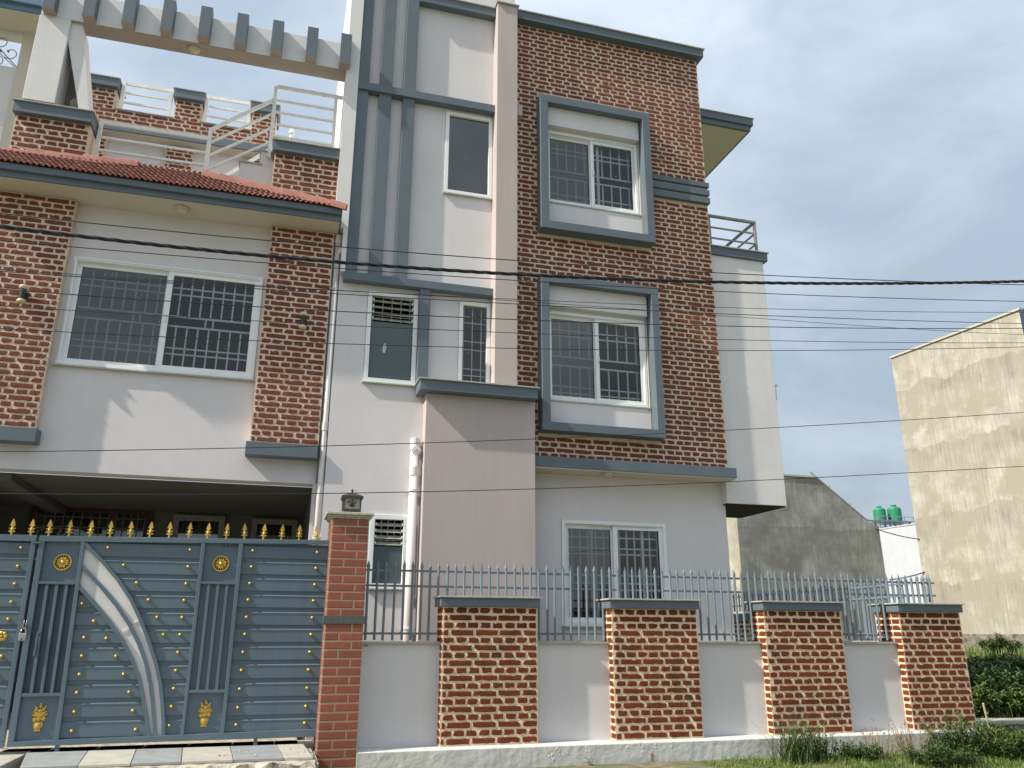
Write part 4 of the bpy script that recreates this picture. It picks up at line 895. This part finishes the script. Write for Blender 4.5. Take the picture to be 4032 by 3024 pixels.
# finials
prof = [(.0065, 0), (.0065, .016), (.010, .022), (.026, .026), (.027, .032), (.018, .036), (.010, .038), (.011, .048), (.027, .054), (.026, .060), (.014, .058), (.007, .062), (.007, .070), (.010, .076), (.022, .080), (.022, .086), (.012, .088), (.016, .094), (.013, .106), (.005, .126), (.002, .136)]
fmB = MB(); fmB.poly([(a, b) for a, b in prof]+[(-a, b) for a, b in reversed(prof)], -.006, .006); fmB.lathe([(.004, .0), (.012, .045), (.004, .09), (.007, .10), (.001, .13)], 8); fmB.lathe([(.0095, -.006), (.0095, .004)], 10)
fme = fmB.mesh('finial'); fme.materials.append(M['gold'])
for i, x in enumerate((-2.186, -2.040, -1.903, -1.747, -1.584, -1.424, -1.263, -1.104, -.944, -.781, -.625, -.464, -.308, -.143, .016, .173, .330)):
    o = bpy.data.objects.new('finial', fme); put(o, G1 if x > -1.96 else G2, (x, 7.792, topO(x)+.004)); o.rotation_euler = (0, rnd.uniform(-.05, .05), rnd.uniform(-.15, .15))
o = bpy.data.objects.new('finial', fme); put(o, G2, (-2.335, 7.792, .80))
fh = MB(); fh.box(-1.85-.007, -1.85+.007, 7.750, 7.764, -.18, .0); fh.box(-1.855, -1.845, 7.764, 7.80, -.012, .002); fh.box(-1.852, -1.832, 7.752, 7.766, .0, .015)
ob('gate_handle', fh, 'gate', G1, bev=.002)
for x in (-1.575, -.05):
    ob('gate_foot', MB().box(x-.018, x+.014, 7.777, 7.81, -.925, botO(x)-.0005), 'gate', G1)
# left leaf
t0L = xe(-2.022, -1.998)
fm = MB(); fm.poly([(-3.4, .73), (-1.985, .744), (-1.985, .796), (-3.4, .785)], 7.770, 7.815); fm.poly([(-3.4, -.870), (-1.962, -.868), (-1.962, -.822), (-3.4, -.826)], 7.770, 7.815)
fm.poly([(t0L(-.82), -.8215), (-1.962, -.8215), (-1.984, .7435), (t0L(.74), .7435)], 7.7705, 7.8145); ob('gate_frame', fm, 'gate', G2, bev=.003)
ob('back_sheet', MB().box(-3.4, -2.0, 7.8095, 7.824, -.84, .76), 'gate', G2)
for z0, z1 in spans(GM, .742, -.815): board(G2, lambda z: -3.4, lambda z: t0L(z), z0, z1)
studs(G2, [(-2.093, z) for z in (.689, .536, .392, .246, .109, -.179, -.325, -.468, -.612, -.758)])
fl = MB()
for k in range(7):
    t = 2*math.pi*k/7; cx_, cz_ = -2.118+.026*math.cos(t), -.025+.026*math.sin(t); fl.lathe([(.017, .006), (.016, -.004), (.008, -.009)], 10, (cx_, 7.795, cz_), 'y')
fl.lathe([(.008, 0), (.008, -.012), (.003, -.015)], 8, (-2.118, 7.795, -.025), 'y'); ob('flower_ornament', fl, 'gold', G2, smooth=True)
ob('latch_plate', MB().box(-2.02, -1.94, 7.762, 7.7695, .728, .742), 'gate', G2)
PL = thing('padlock', 'worn steel padlock hanging between the two gate leaves', 'padlock', (-1.955, 7.74, -.03))
ob('lock_body', MB().box(-1.984, -1.926, 7.735, 7.757, -.060, .0), 'steel', PL, bev=.006); ob('keyhole', MB().box(-1.960, -1.953, 7.7335, 7.7345, -.053, -.038), 'hole', PL)
ob('lock_shackle', MB().tube([(-1.974, 7.746, 0), (-1.974, 7.746, .022), (-1.966, 7.746, .036), (-1.955, 7.746, .041), (-1.944, 7.746, .036), (-1.936, 7.746, .022), (-1.936, 7.746, 0)], .0055, 8), 'steel', PL, smooth=True)
for x in (-1.966, -1.946): ob('hasp_ring', MB().tube([(x+.004*math.sin(t*.7), 7.752+.013*math.cos(t*.785), .065+.040*math.sin(t*.785)) for t in range(9)], .0035, 6), 'steel', G1 if x > -1.95 else G2, smooth=True)
# handwriting
def writing(txt, x, y, z, size, par, rot=0, m='ink', nm='handwriting'):
    cu = bpy.data.curves.new('t', 'FONT'); cu.body = txt; cu.size = size; cu.extrude = .0002; cu.resolution_u = 2; cu.space_character = 1.1; cu.shear = .2
    to = bpy.data.objects.new('t', cu); C.objects.link(to); dg = bpy.context.evaluated_depsgraph_get(); me = bpy.data.meshes.new_from_object(to.evaluated_get(dg)); bpy.data.objects.remove(to)
    o = bpy.data.objects.new(nm, me); me.materials.clear(); me.materials.append(M[m]); put(o, par, (x, y, z)); o.rotation_euler = (math.pi/2, -rot, 0)
writing('4266', .812, 7.9035, -.108, .026, W_, -.05); writing('19-8-4266', -.500, 7.8045, .742, .032, G1, .06); writing('4056', -1.598, 7.7925, .688, .028, G1, .12)

# ------------------------------------------------------------------ threshold, broken concrete nosing
TH = thing('driveway_threshold', 'sloping threshold of cream and grey-blue tiles with broken concrete edge under the gate', 'threshold', (-.6, 7.4, -1.2))
xsj = [-1.665, -1.284, -.925, -.572, -.198, .180, .402]
for i in range(6):
    a, b = xsj[i]+.003, xsj[i+1]-.003; sk = -.055; sa = -.12 if i == 0 else sk
    m = MB(); m.add([(a, 7.10, -.945), (b, 7.10, -.945), (b+sk, 7.742, -.922), (a+sa, 7.742, -.922), (a, 7.10, -.925), (b, 7.10, -.925), (b+sk, 7.742, -.903), (a+sa, 7.742, -.903)],
              [(0, 3, 2, 1), (4, 5, 6, 7), (0, 1, 5, 4), (1, 2, 6, 5), (2, 3, 7, 6), (3, 0, 4, 7)])
    ob('floor_tile', m, 'tileblue' if i % 2 == 0 else 'tilelight', TH, bev=.002)
for i in range(7):
    a = -2.05+.36*i; ob('floor_tile', MB().box(a+.003, min(a+.357, .44), 7.86, 8.25, -.955, -.930), 'tileblue' if i % 2 else 'tilelight', TH)
def rough_block(nm, x0, x1, y0, y1, z0, z1, par, m, amp=.02, seed=0, nxy=40):
    from mathutils import noise
    mb = MB(); nx_ = nxy; prof_ = [(y1, z1), (y0+.05, z1), (y0+.01, z1-.012), (y0, z1-.05), (y0-.02, (z0+z1)/2), (y0-.01, z0)]; vs = []
    for i in range(nx_+1):
        x = lerp(x0, x1, i/nx_)
        for j, (y, z) in enumerate(prof_):
            k_ = 0 if j == 0 else 1; nn_ = noise.noise_vector(Vector((x*9+seed, y*13, z*15)))*amp*k_
            vs.append((x+nn_.x*.5, y+nn_.y*(1 if j > 1 else .5), z+nn_.z*(1 if j > 1 else .15)))
    k = len(prof_); mb.add(vs, [(i*k+j, (i+1)*k+j, (i+1)*k+j+1, i*k+j+1) for i in range(nx_) for j in range(k-1)])
    return ob(nm, mb, m, par)
rough_block('concrete_nosing', -1.66, .415, 6.98, 7.80, -1.24, -.948, TH, 'rough', .040, 3, 90)
ob('concrete_side', MB().box(-1.60, .44, 7.02, 7.76, -1.24, -.965), 'rough', TH)
ob('left_slab', MB().box(-3.6, -1.80, 6.9, 7.96, -1.24, -.918), 'tilelight', TH, bev=.006)
ob('drain_gap', MB().box(-2.2, .45, 7.745, 7.85, -1.24, -1.0), 'hole', TH)
# rubble on the edge
rub = MB(); rr = random.Random(8)
def stone(mb, x, y, z, s):
    n_ = 6; v = [(x+s*rr.uniform(.6, 1)*math.cos(t*math.pi/3), y+s*rr.uniform(.6, 1)*math.sin(t*math.pi/3), z) for t in range(n_)]
    v += [(x+(a-x)*.6, y+(b-y)*.6, z+s*rr.uniform(.5, .8)) for a, b, c in v]
    mb.add(v, [tuple(range(n_, 2*n_))]+[(i, (i+1) % n_, (i+1) % n_+n_, i+n_) for i in range(n_)])
for i in range(26): stone(rub, rr.uniform(-.4, .38), rr.uniform(7.12, 7.70), -.915, rr.uniform(.004, .014))
for i in range(260): stone(rub, rr.uniform(-2, 2.9), rr.uniform(6.7, 7.15), -1.172, rr.uniform(.006, .03))
ob('rubble', rub, 'rough', kind='stuff')
# plaster blisters and rust streak on the plinth
bl = MB()
for cx_, cz_, n_ in ((2.72, -1.05, 9), (3.55, -1.04, 14), (5.6, -1.0, 6)):
    for i in range(n_): bl.lathe([(rr.uniform(.008, .022), .0015), (rr.uniform(.003, .006), -.001)], 7, (cx_+rr.gauss(0, .13), 7.6985, cz_+rr.gauss(0, .028)), 'y')
ob('peeling_paint', bl, 'base', W_)
ob('rust_stain', MB().poly([(3.575, -1.20), (3.590, -1.20), (3.595, -1.14), (3.602, -1.085), (3.590, -1.07), (3.578, -1.09), (3.582, -1.15)], 7.6965, 7.699), mat('rust', (.34, .19, .08), .9, var=.3, scale=60), W_)

# ------------------------------------------------------------------ buildings beyond
PB = thing('plaster_building', 'tall raw cement building with sunlit side wall at the right edge', 'building', (22, 20, -1.2))
yn, yf = 18.43, 24.13
zr = lambda y: 9.88+(y-yn)*.048
m = MB(); m.add([(22, yn, -2), (22, yf, -2), (22, yf, zr(yf)), (22, yn, zr(yn)), (31, yn, -2), (31, yf, -2), (31, yf, zr(yf)), (31, yn, zr(yn))], [(0, 3, 2, 1), (4, 5, 6, 7), (0, 4, 7, 3), (1, 2, 6, 5), (3, 7, 6, 2)])
ob('wall', m, 'rawcream', PB)
m = MB(); m.add([(21.95, yn-.05, zr(yn)+.001), (21.95, yf, zr(yf)+.001), (22.2, yf, zr(yf)+.001), (22.2, yn-.05, zr(yn)+.001), (21.95, yn-.05, zr(yn)+.07), (21.95, yf, zr(yf)+.07), (22.2, yf, zr(yf)+.07), (22.2, yn-.05, zr(yn)+.07)], [(0, 1, 2, 3), (4, 7, 6, 5), (0, 4, 5, 1), (1, 5, 6, 2), (2, 6, 7, 3), (3, 7, 4, 0)])
ob('roof_coping', m, 'cast', PB)
ob('roof_overhang', MB().box(21.99, 31, yn-.75, yn-.001, 8.05, 9.86), mat('navy_fascia_paint', (.03, .05, .09), .5), PB)
ob('pale_front_wall', MB().box(22.02, 31, yn-.12, yn-.002, 5.6, 8.04), mat('mint_paint', (.55, .64, .58), .8), PB)
ob('stone_footing', MB().box(21.9, 31, yn-.2, yf+.1, -2, .05), 'stone', PB)
GB = thing('gable_building', 'grey weathered building with a sloping roof edge behind the corner of the house', 'building', (18, 25, -1.2))
k_ = 1.25
prof2 = [(15.33, -2), (21.25, -2), (21.15, 3.855), (20.75, 3.90), (18.72, 5.50), (17.45, 5.50), (15.33, 5.50)]
ob('wall', MB().poly(prof2, 25, 32), 'rawgrey', GB)
ob('sun_toned_side', MB().box(15.29, 15.329, 25.0, 31.8, -2, 5.48), 'rawcream', GB)  # lighter sheet on the side face, its sunlight put into the colour
hr = MB(); hr.tube([(18.55, 25.1, 5.72), (20.75, 25.1, 4.05), (21.2, 25.1, 4.05)], .035, 6)
for x, z in ((19.3, 5.05), (20.1, 4.42), (20.78, 3.9), (21.15, 3.85)): hr.tube([(x, 25.1, z), (x, 25.1, z+.22)], .03, 5)
ob('roof_rail', hr, 'steel', GB); ob('roof_coping', MB().box(15.3, 18.72, 24.95, 25.3, 5.501, 5.56), 'cast', GB)
WB = thing('white_building', 'narrow white building carrying green water tanks, far behind the fence', 'building', (44.5, 50, -1.2))
fp = [(42.76, 50), (43.25, 46.4), (52, 47.5), (51.5, 58), (42.0, 57)]
def upright(fp_, z0, z1):
    k = len(fp_); return MB().add([(x, y, z0) for x, y in fp_]+[(x, y, z1) for x, y in fp_], [tuple(range(k-1, -1, -1)), tuple(range(k, 2*k))]+[(i, (i+1) % k, (i+1) % k+k, i+k) for i in range(k)])
ob('wall', upright(fp, -3, 7.50), 'farwhite', WB); ob('roof_edge', upright([(x+(x-47)*.01, y+(y-52)*.01) for x, y in fp], 7.501, 7.58), 'farwhite', WB)
TS = thing('tank_stand', 'steel lattice stand under the two green water tanks', 'stand', (44.7, 52, 7.6))
q = MB()
for x in (43.45, 44.4, 45.3, 46.2):
    for y in (51.2, 52.8): q.box(x-.05, x+.05, y-.05, y+.05, 7.62, 8.25)
for a, b in ((43.45, 44.4), (44.4, 45.3), (45.3, 46.2)): q.bar((a, 51.2, 7.65), (b, 51.2, 8.2), .05, .05); q.bar((b, 51.2, 7.65), (a, 51.2, 8.2), .05, .05)
ob('stand_frame', q, 'fence', TS); ob('stand_deck', MB().box(43.2, 46.4, 51.0, 53.0, 8.251, 8.33), 'fence', TS)
q = MB(); q.box(43.2, 46.4, 50.98, 51.02, 8.60, 8.64); [q.box(x-.02, x+.02, 50.98, 51.02, 8.33, 8.64) for x in (43.2, 44, 44.8, 45.6, 46.4)]; ob('guard_rail', q, 'steel', TS)
def tank(x, y, lab, s=1):
    pr = []; h = 1.45*s; r = .60*s
    for i in range(17): z = h*.78*i/16; pr.append((r+.022*s*(1 if i % 2 else -1), z))
    pr += [(r*.97, h*.80), (r*.75, h*.90), (r*.38, h*.96), (r*.36, h), (r*.30, h*1.02), (.01, h*1.03)]
    t = thing('water_tank', lab, 'water tank', (x, y, 8.331), 'green water tanks on the white building')
    ob('tank_body', MB().lathe(pr, 24, (x, y, 8.331)), 'tank', t, smooth=True); ob('tank_lid', MB().lathe([(r*.40, h), (r*.40, h*1.05), (r*.1, h*1.07)], 16, (x, y, 8.331)), 'tank', t)
tank(44.15, 51.9, 'green ribbed water tank, left and slightly farther of the pair', .76); tank(45.35, 51.7, 'green ribbed water tank, right and nearer of the pair', .84)
# far small buildings low on the horizon between the gable and the white building
for i, (x, y, wd, h, cc) in enumerate(((36.2, 60, 1.2, 3.6, (.30, .12, .10)), (37.6, 66, 1.6, 3.0, (.30, .31, .36)))):
    t = thing('far_house', ('distant reddish block glimpsed beside the gable building', 'distant grey-blue block glimpsed beside the white building')[i], 'house', (x+wd/2, y, -1.2))
    ob('wall', MB().box(x, x+wd*2, y, y+6, -3, h), mat('far_paint', cc, .9), t); ob('roof', MB().box(x-.1, x+wd*2+.1, y-.1, y+6.1, h+.001, h+.12), 'farwhite', t)
    for j in range(2): ob('window', MB().box(x+.3+.9*j, x+.7+.9*j, y-.03, y-.001, h-1.2, h-.5), 'black', t)
# low stone retaining wall
RW = thing('retaining_wall', 'low rubble stone wall with white coping in the grass right of the house wall', 'wall', (8.6, 8.6, -1.2))
q = MB(); a = Vector((7.62, 8.75)); b = Vector((10.6, 8.25)); d = (b-a).normalized(); n2 = Vector((-d.y, d.x))*.14
def slab(mb, a, b, z0, z1, n2): mb.add([(a.x-n2.x, a.y-n2.y, z0), (b.x-n2.x, b.y-n2.y, z0), (b.x+n2.x, b.y+n2.y, z0), (a.x+n2.x, a.y+n2.y, z0), (a.x-n2.x, a.y-n2.y, z1), (b.x-n2.x, b.y-n2.y, z1), (b.x+n2.x, b.y+n2.y, z1), (a.x+n2.x, a.y+n2.y, z1)], [(0, 3, 2, 1), (4, 5, 6, 7), (0, 1, 5, 4), (1, 2, 6, 5), (2, 3, 7, 6), (3, 0, 4, 7)])
slab(q, a, b, -1.4, -1.02, n2); ob('wall_core', q, 'stone', RW); q = MB(); slab(q, a-d*.02, b, -1.019, -.975, n2*1.15); ob('wall_coping', q, 'cast', RW, bev=.005)
for i in range(34):
    t_ = rr.uniform(0, .95); p = a+(b-a)*t_; s_ = rr.uniform(.05, .10); m = MB(); pts = []
    for k in range(7): an = 2*math.pi*k/7; pts.append((s_*rr.uniform(.7, 1)*math.cos(an), s_*.55*rr.uniform(.7, 1)*math.sin(an)))
    m.poly(pts, -.02, .03); m.poly([(x*.7, z*.7) for x, z in pts], -.035, -.019)
    o = ob('stone', m, 'stone', RW, (p.x-n2.x, p.y-n2.y, rr.uniform(-1.22, -1.06)), rot=(0, 0, math.atan2(d.y, d.x)))
ob('bamboo_stake', MB().tube([(7.575, 7.66, -1.0), (7.50, 7.62, -.70)], .011, 8), mat('pale_bamboo', (.50, .45, .28), .6), None, label='short pale stake leaning at the end of the brick wall', cat='stake')

# ------------------------------------------------------------------ plants
def blade(mb, x, y, z, h, lean, az, wd, seg=3):
    vs = []; dx, dy = math.cos(az), math.sin(az); px, py = -dy*wd/2, dx*wd/2
    for i in range(seg+1):
        t = i/seg; s_ = (1-t)**.7; o = lean*t*t; zz = z+h*(t-.35*lean/max(h, .01)*t*t*.5)
        vs += [(x+dx*o-px*s_, y+dy*o-py*s_, zz), (x+dx*o+px*s_, y+dy*o+py*s_, zz)]
    mb.add(vs, [(2*i, 2*i+1, 2*i+3, 2*i+2) for i in range(seg)])
rg = random.Random(21); gm = MB()
def dens(x): return 0 if x < 2.0 else (.16 if x < 3.4 else (.75 if x < 4.4 else 1))
c_ = 0
while c_ < 24000:
    x = rg.uniform(2.2, 9.8); y = rg.uniform(6.45, 7.69) if x < 7.6 else rg.uniform(5.6, 8.9)
    if rg.random() > dens(x): continue
    if x < 4.3 and y > 7.45 and rg.random() < .8: continue
    h = rg.uniform(.02, .065)*(1+.6*math.sin(x*5+y*3)**2)*(.6+.4*min(1, max(0, (x-3)/3)))
    if x > 7.6: h *= 1.25
    blade(gm, x, y, gz(x, y)-.01, h, rg.uniform(.01, .07), rg.uniform(0, 6.28), rg.uniform(.004, .009)); c_ += 1
for i in range(16000):
    x = rg.uniform(7.8, 22); y = rg.uniform(9.0, 18.5)
    if i % 2: x = 7.8+(x-7.8)*.45; y = 9+(y-9)*.5
    blade(gm, x, y, gz(x, y)-.01, rg.uniform(.08, .26)*(1+.05*(y-9)), rg.uniform(.03, .15), rg.uniform(0, 6.28), rg.uniform(.008, .016)*(1+.08*(y-9)))
ob('grass', gm.mesh('grass', fix=False), 'grass', kind='stuff')
def leaf(mb, p, d, ln, wd, droop=.2):
    d = d.normalized(); s_ = d.cross(Vector((0, 0, 1))); s_ = s_.normalized() if s_.length > .01 else Vector((1, 0, 0)); u_ = s_.cross(d)
    a = p; b = p+d*ln*.45+u_*ln*.06; c = p+d*ln-Vector((0, 0, droop*ln))
    mb.add([a, b-s_*wd/2, c, b+s_*wd/2, b+u_*ln*-.05], [(0, 1, 4), (1, 2, 4), (2, 3, 4), (3, 0, 4)])
def weed(nm, lab, x, y, r, h, nst, nl, m, seed, ll=.06, lw=.016, grp=None, dry=False, zb=None, cat='plant'):
    rw = random.Random(seed); z = gz(x, y) if zb is None else zb; t = thing(nm, lab, cat, (x, y, z), grp); sm = MB(); lm = MB(); fl = MB()
    for i in range(nst):
        az = rw.uniform(0, 6.28); rr_ = r*math.sqrt(rw.random()); hh = h*rw.uniform(.45, 1)*(1-.35*rr_/r)
        b0 = Vector((x+rr_*.55*math.cos(az), y+rr_*.55*math.sin(az), z)); tip = Vector((x+rr_*1.1*math.cos(az), y+rr_*1.1*math.sin(az), z+hh)); mid = (b0+tip)/2+Vector((rw.gauss(0, .02), rw.gauss(0, .02), .04*h))
        sm.tube([b0, mid, tip], [.004*h/.4, .003*h/.4, .001], 4, caps=False)
        for j in range(nl):
            u = rw.uniform(.12, 1); p = b0.lerp(mid, u*2) if u < .5 else mid.lerp(tip, u*2-1)
            dd = Vector((rw.gauss(0, 1), rw.gauss(0, 1), rw.uniform(-.1, .9))); leaf(lm, p, dd, ll*rw.uniform(.6, 1.2), lw*rw.uniform(.7, 1.2), rw.uniform(0, .4))
        if dry and rw.random() < .7:
            for q in range(3): fl.lathe([(.004, -.006), (.006, 0), (.002, .008)], 5, tip+Vector((rw.gauss(0, .012), rw.gauss(0, .012), rw.gauss(0, .012))))
    ob('stems', sm.mesh('s', fix=False), 'dry' if dry else 'leafdark', t)
    if lm.v: ob('leaves', lm.mesh('l', fix=False), m, t)
    if fl.v: ob('seed_heads', fl, 'dry', t)
tf = MB(); rt_ = random.Random(5)
for i in range(330): blade(tf, 5.02+rt_.gauss(0, .11), 7.44+rt_.gauss(0, .07), -1.18, rt_.uniform(.20, .50), rt_.uniform(.08, .42), rt_.uniform(0, 6.28), rt_.uniform(.006, .011), 6)
for i in range(9): blade(tf, 4.9, 7.5, -1.18, rt_.uniform(.28, .38), rt_.uniform(.4, .62), math.pi+rt_.uniform(-.25, .25), .004, 9)
tt = ob('grass_tuft', tf.mesh('t', fix=False), 'leafdark', None, label='tall tuft of long arching grass in front of the third brick pillar', cat='grass')
weed('leafy_weed', 'small leafy weed standing just right of the tall grass tuft', 5.32, 7.45, .14, .40, 20, 20, 'leaf', 31, .055, .022)
weed('dry_weed', 'thin dry stalked weed with seed heads before the third panel from the left', 5.95, 7.40, .20, .42, 30, 5, 'leaf', 32, .03, .008, dry=True)
weed('dry_weed', 'taller dry stalked weed with seed heads in front of the fourth grey panel', 6.35, 7.38, .22, .52, 34, 6, 'leaf', 33, .03, .008, dry=True)
weed('leafy_weed', 'broad leafy weed clump in front of the left foot of the corner pillar', 6.75, 7.30, .30, .52, 60, 26, 'leafdark', 34, .07, .017)
weed('leafy_weed', 'pale green leafy weed clump in front of the corner pillar', 7.15, 7.15, .32, .46, 60, 26, 'leaf', 35, .075, .017)
weed('leafy_weed', 'dark weed clump at the bottom right below the end of the plinth', 7.35, 6.75, .36, .40, 60, 26, 'leafdark', 36, .07, .016)
weed('tall_weed', 'tall reddish stemmed weed rising at the right end of the plinth', 6.98, 7.45, .12, .60, 14, 12, 'leaf', 37, .06, .012, dry=True)
weed('leafy_weed', 'low leafy weed patch at the foot of the plinth between tuft and dry stalks', 5.65, 7.35, .22, .20, 50, 20, 'leafdark', 38, .06, .018)
weed('leafy_weed', 'dense low weed patch at the bottom edge below the dry stalks', 6.3, 7.0, .34, .24, 70, 24, 'leafdark', 39, .065, .018)
weed('leafy_weed', 'dark leafy patch nearest the bottom right photo corner', 7.9, 6.9, .40, .34, 80, 26, 'leafdark', 40, .075, .02)
weed('leafy_weed', 'leafy weeds under the bamboo stake at the wall end', 7.75, 7.55, .26, .34, 50, 24, 'leaf', 41, .07, .018)
weed('tiny_weed', 'tiny two-leaved weed sprouting at the foot of the plinth below the second panel', 2.92, 7.62, .03, .12, 3, 5, 'leaf', 42, .07, .012)
for i, (x, y, r, h, m, lab) in enumerate(((9.75, 9.95, .55, .78, 'leafdark', 'dark bush directly behind the corner pillar end'), (11.2, 10.75, .6, .55, 'leafdark', 'dark green bush in the overgrown plot, nearest the photo edge'),
        (9.9, 9.35, .50, .45, 'leaf', 'pale green low bush above the white coping'), (13.2, 12.7, .7, .40, 'leaf', 'yellowish green bush in the overgrown plot at the foot of the cement building'), (11.9, 12.2, .38, .45, 'leafdark', 'thin dark bush below the cement building wall'),
        (16.8, 16.3, .42, .55, 'leafdark', 'small dark bush high against the cement building footing'), (9.0, 9.25, .28, .65, 'leaf', 'narrow weed bush between brick corner pillar and dark bush'))):
    weed('bush', lab, x, y, r, h, int(110*r), 70, m, 50+i, .13, .034, cat='bush')
weed('bush', 'small green bush glimpsed through the side fence', 12.2, 15.5, .5, 1.0, 30, 30, 'leafdark', 70, .12, .03, cat='bush')
# ------------------------------------------------------------------ overhead cables
def unproj(px, py, Y):
    d = fw+r2*((px-2016)/3172.24)-u2*((py-1512)/3172.24); return d*(Y/d.y)
def cable(pts, Y, r, lab, strands=0, grp='overhead cables crossing in front of the house'):
    P = [unproj(x, y, Y) for x, y in pts]
    import numpy as np
    X_ = np.array([p.x for p in P]); Z_ = np.array([p.z for p in P]); c = np.polyfit(X_, Z_, 3); x0, x1 = X_[0], X_[-1]; dc = np.polyder(c)
    def zf(x):
        if x < x0: return np.polyval(c, x0)+np.polyval(dc, x0)*(x-x0)+.004*(x-x0)**2
        if x > x1: return np.polyval(c, x1)+np.polyval(dc, x1)*(x-x1)+.003*(x-x1)**2
        return np.polyval(c, x)
    n_ = 90; out = [Vector((lerp(x0-8, x1+12, i/n_), Y, zf(lerp(x0-8, x1+12, i/n_)))) for i in range(n_+1)]
    mb = MB()
    if strands:
        L_ = 0; dn = []
        for i in range(len(out)-1):
            k = max(1, int((out[i+1]-out[i]).length/.03))
            for j in range(k): dn.append(out[i].lerp(out[i+1], j/k))
        for s_ in range(strands):
            q = [p+Vector((0, math.cos(p.x*17+s_*2*math.pi/strands), math.sin(p.x*17+s_*2*math.pi/strands)))*r*.95 for p in dn]; mb.tube(q, r, 6)
    else: mb.tube(out, r, 5)
    ob('overhead_cable', mb.mesh('c', fix=False, smooth=True), 'cable', None, label=lab, cat='cable', group=grp)
cable([(0, 893), (633, 961), (1300, 1029), (2000, 1083), (2632, 1104), (3250, 1115), (4032, 1108)], 6.0, .0082, 'thick twisted black cable, the heaviest line across the facade', 3)
cable([(0, 840), (633, 908), (1300, 967), (1996, 1023), (2632, 1066), (3265, 1094), (4032, 1122)], 6.05, 0.0044, 'topmost thin cable, just above the thick twisted one')
cable([(0, 950), (633, 994), (1300, 1059), (2034, 1105), (2664, 1139), (3265, 1165), (4032, 1187)], 5.95, 0.0038, 'thin cable directly below the thick twisted one')
cable([(0, 1060), (633, 1105), (1300, 1140), (1996, 1175), (2632, 1206), (3265, 1221), (4032, 1230)], 6.0, 0.0027, 'upper of two nearly touching cables over the wide window')
cable([(0, 1066), (633, 1116), (1300, 1154), (1933, 1190), (2632, 1228), (3265, 1252), (4032, 1274)], 6.1, 0.0036, 'lower of two nearly touching cables over the wide window')
cable([(1300, 1143), (1996, 1182), (2822, 1243), (3265, 1273), (4032, 1318)], 6.15, 0.0025, 'thin cable slanting down across two others at the right')
cable([(0, 1140), (633, 1181), (1300, 1225), (1996, 1258), (2632, 1279), (3265, 1290), (4032, 1293)], 6.0, 0.0040, 'straight cable through the middle of the wide window')
cable([(0, 1206), (633, 1240), (1300, 1279), (1996, 1312), (2700, 1332), (3265, 1345), (4032, 1350)], 5.9, 0.0030, 'cable at the height of the latch of the wide window')
cable([(0, 1292), (633, 1329), (1300, 1351), (1996, 1370), (2632, 1381), (3265, 1379), (4032, 1366)], 5.9, 0.0033, 'lowest of the bunched cables, through the lower half of the wide window')
cable([(0, 1778), (633, 1773), (1300, 1752), (1996, 1733), (2700, 1705), (3265, 1670), (4032, 1624)], 5.8, 0.0031, 'single cable rising to the right past the feet of the brick columns')
cable([(0, 1944), (633, 1947), (1300, 1941), (1996, 1930), (2632, 1907), (3265, 1877), (4032, 1836)], 5.8, 0.0031, 'lowest cable, rising to the right in front of the garage opening')
def span(a, b, Ya, Yb, r, lab, sag):
    A, B = unproj(*a, Ya), unproj(*b, Yb); ob('service_wire', MB().tube([A.lerp(B, i/10)-Vector((0, 0, sag*4*(i/10)*(1-i/10))) for i in range(11)], r, 5), 'cable', None, label=lab, cat='wire')
span((3448, 2082), (3625, 2124), 25, 24, .018, 'thin wire from the grey gable building to the cement building', .05)
span((3500, 2283), (3642, 2252), 25, 24, .022, 'dark wire low in front of the white building', .04)

# ------------------------------------------------------------------ across the road, seen mirrored in the window panes
OH = thing('opposite_house', 'plain grey house across the road, mirrored in the lower window panes', 'house', (3, -9, -1.2))
ob('wall', MB().box(-1, 9, -18, -9, -1.3, 5.0), 'rawgrey', OH); ob('roof_slab', MB().box(-1.4, 9.4, -18.4, -8.6, 5.001, 5.2), 'cast', OH)
for x in (.5, 3.5, 6.5):
    for z in (0, 3): ob('window', MB().box(x, x+1.4, -8.999, -8.96, z, z+1.3), 'tint', OH)
OT = thing('roadside_tree', 'leafy tree across the road, mirrored in the wide window pane', 'tree', (-10, -11, -1.2))
ob('trunk', MB().tube([(-10, -11, -1.2), (-9.9, -11, 1.2), (-10.1, -11, 3.4)], [.22, .16, .08], 8), 'dry', OT)
lm = MB(); rw = random.Random(77)
for i in range(5000):
    v = Vector((rw.gauss(0, 1), rw.gauss(0, 1), rw.gauss(0, .8))); v = v.normalized()*rw.random()**.4; p = Vector((-10, -11, 4.2))+Vector((v.x*2.3, v.y*2.3, v.z*2.0))
    leaf(lm, p, Vector((rw.gauss(0, 1), rw.gauss(0, 1), rw.gauss(0, 1))), .22, .10)
ob('crown', lm.mesh('l', fix=False), 'leafdark', OT)
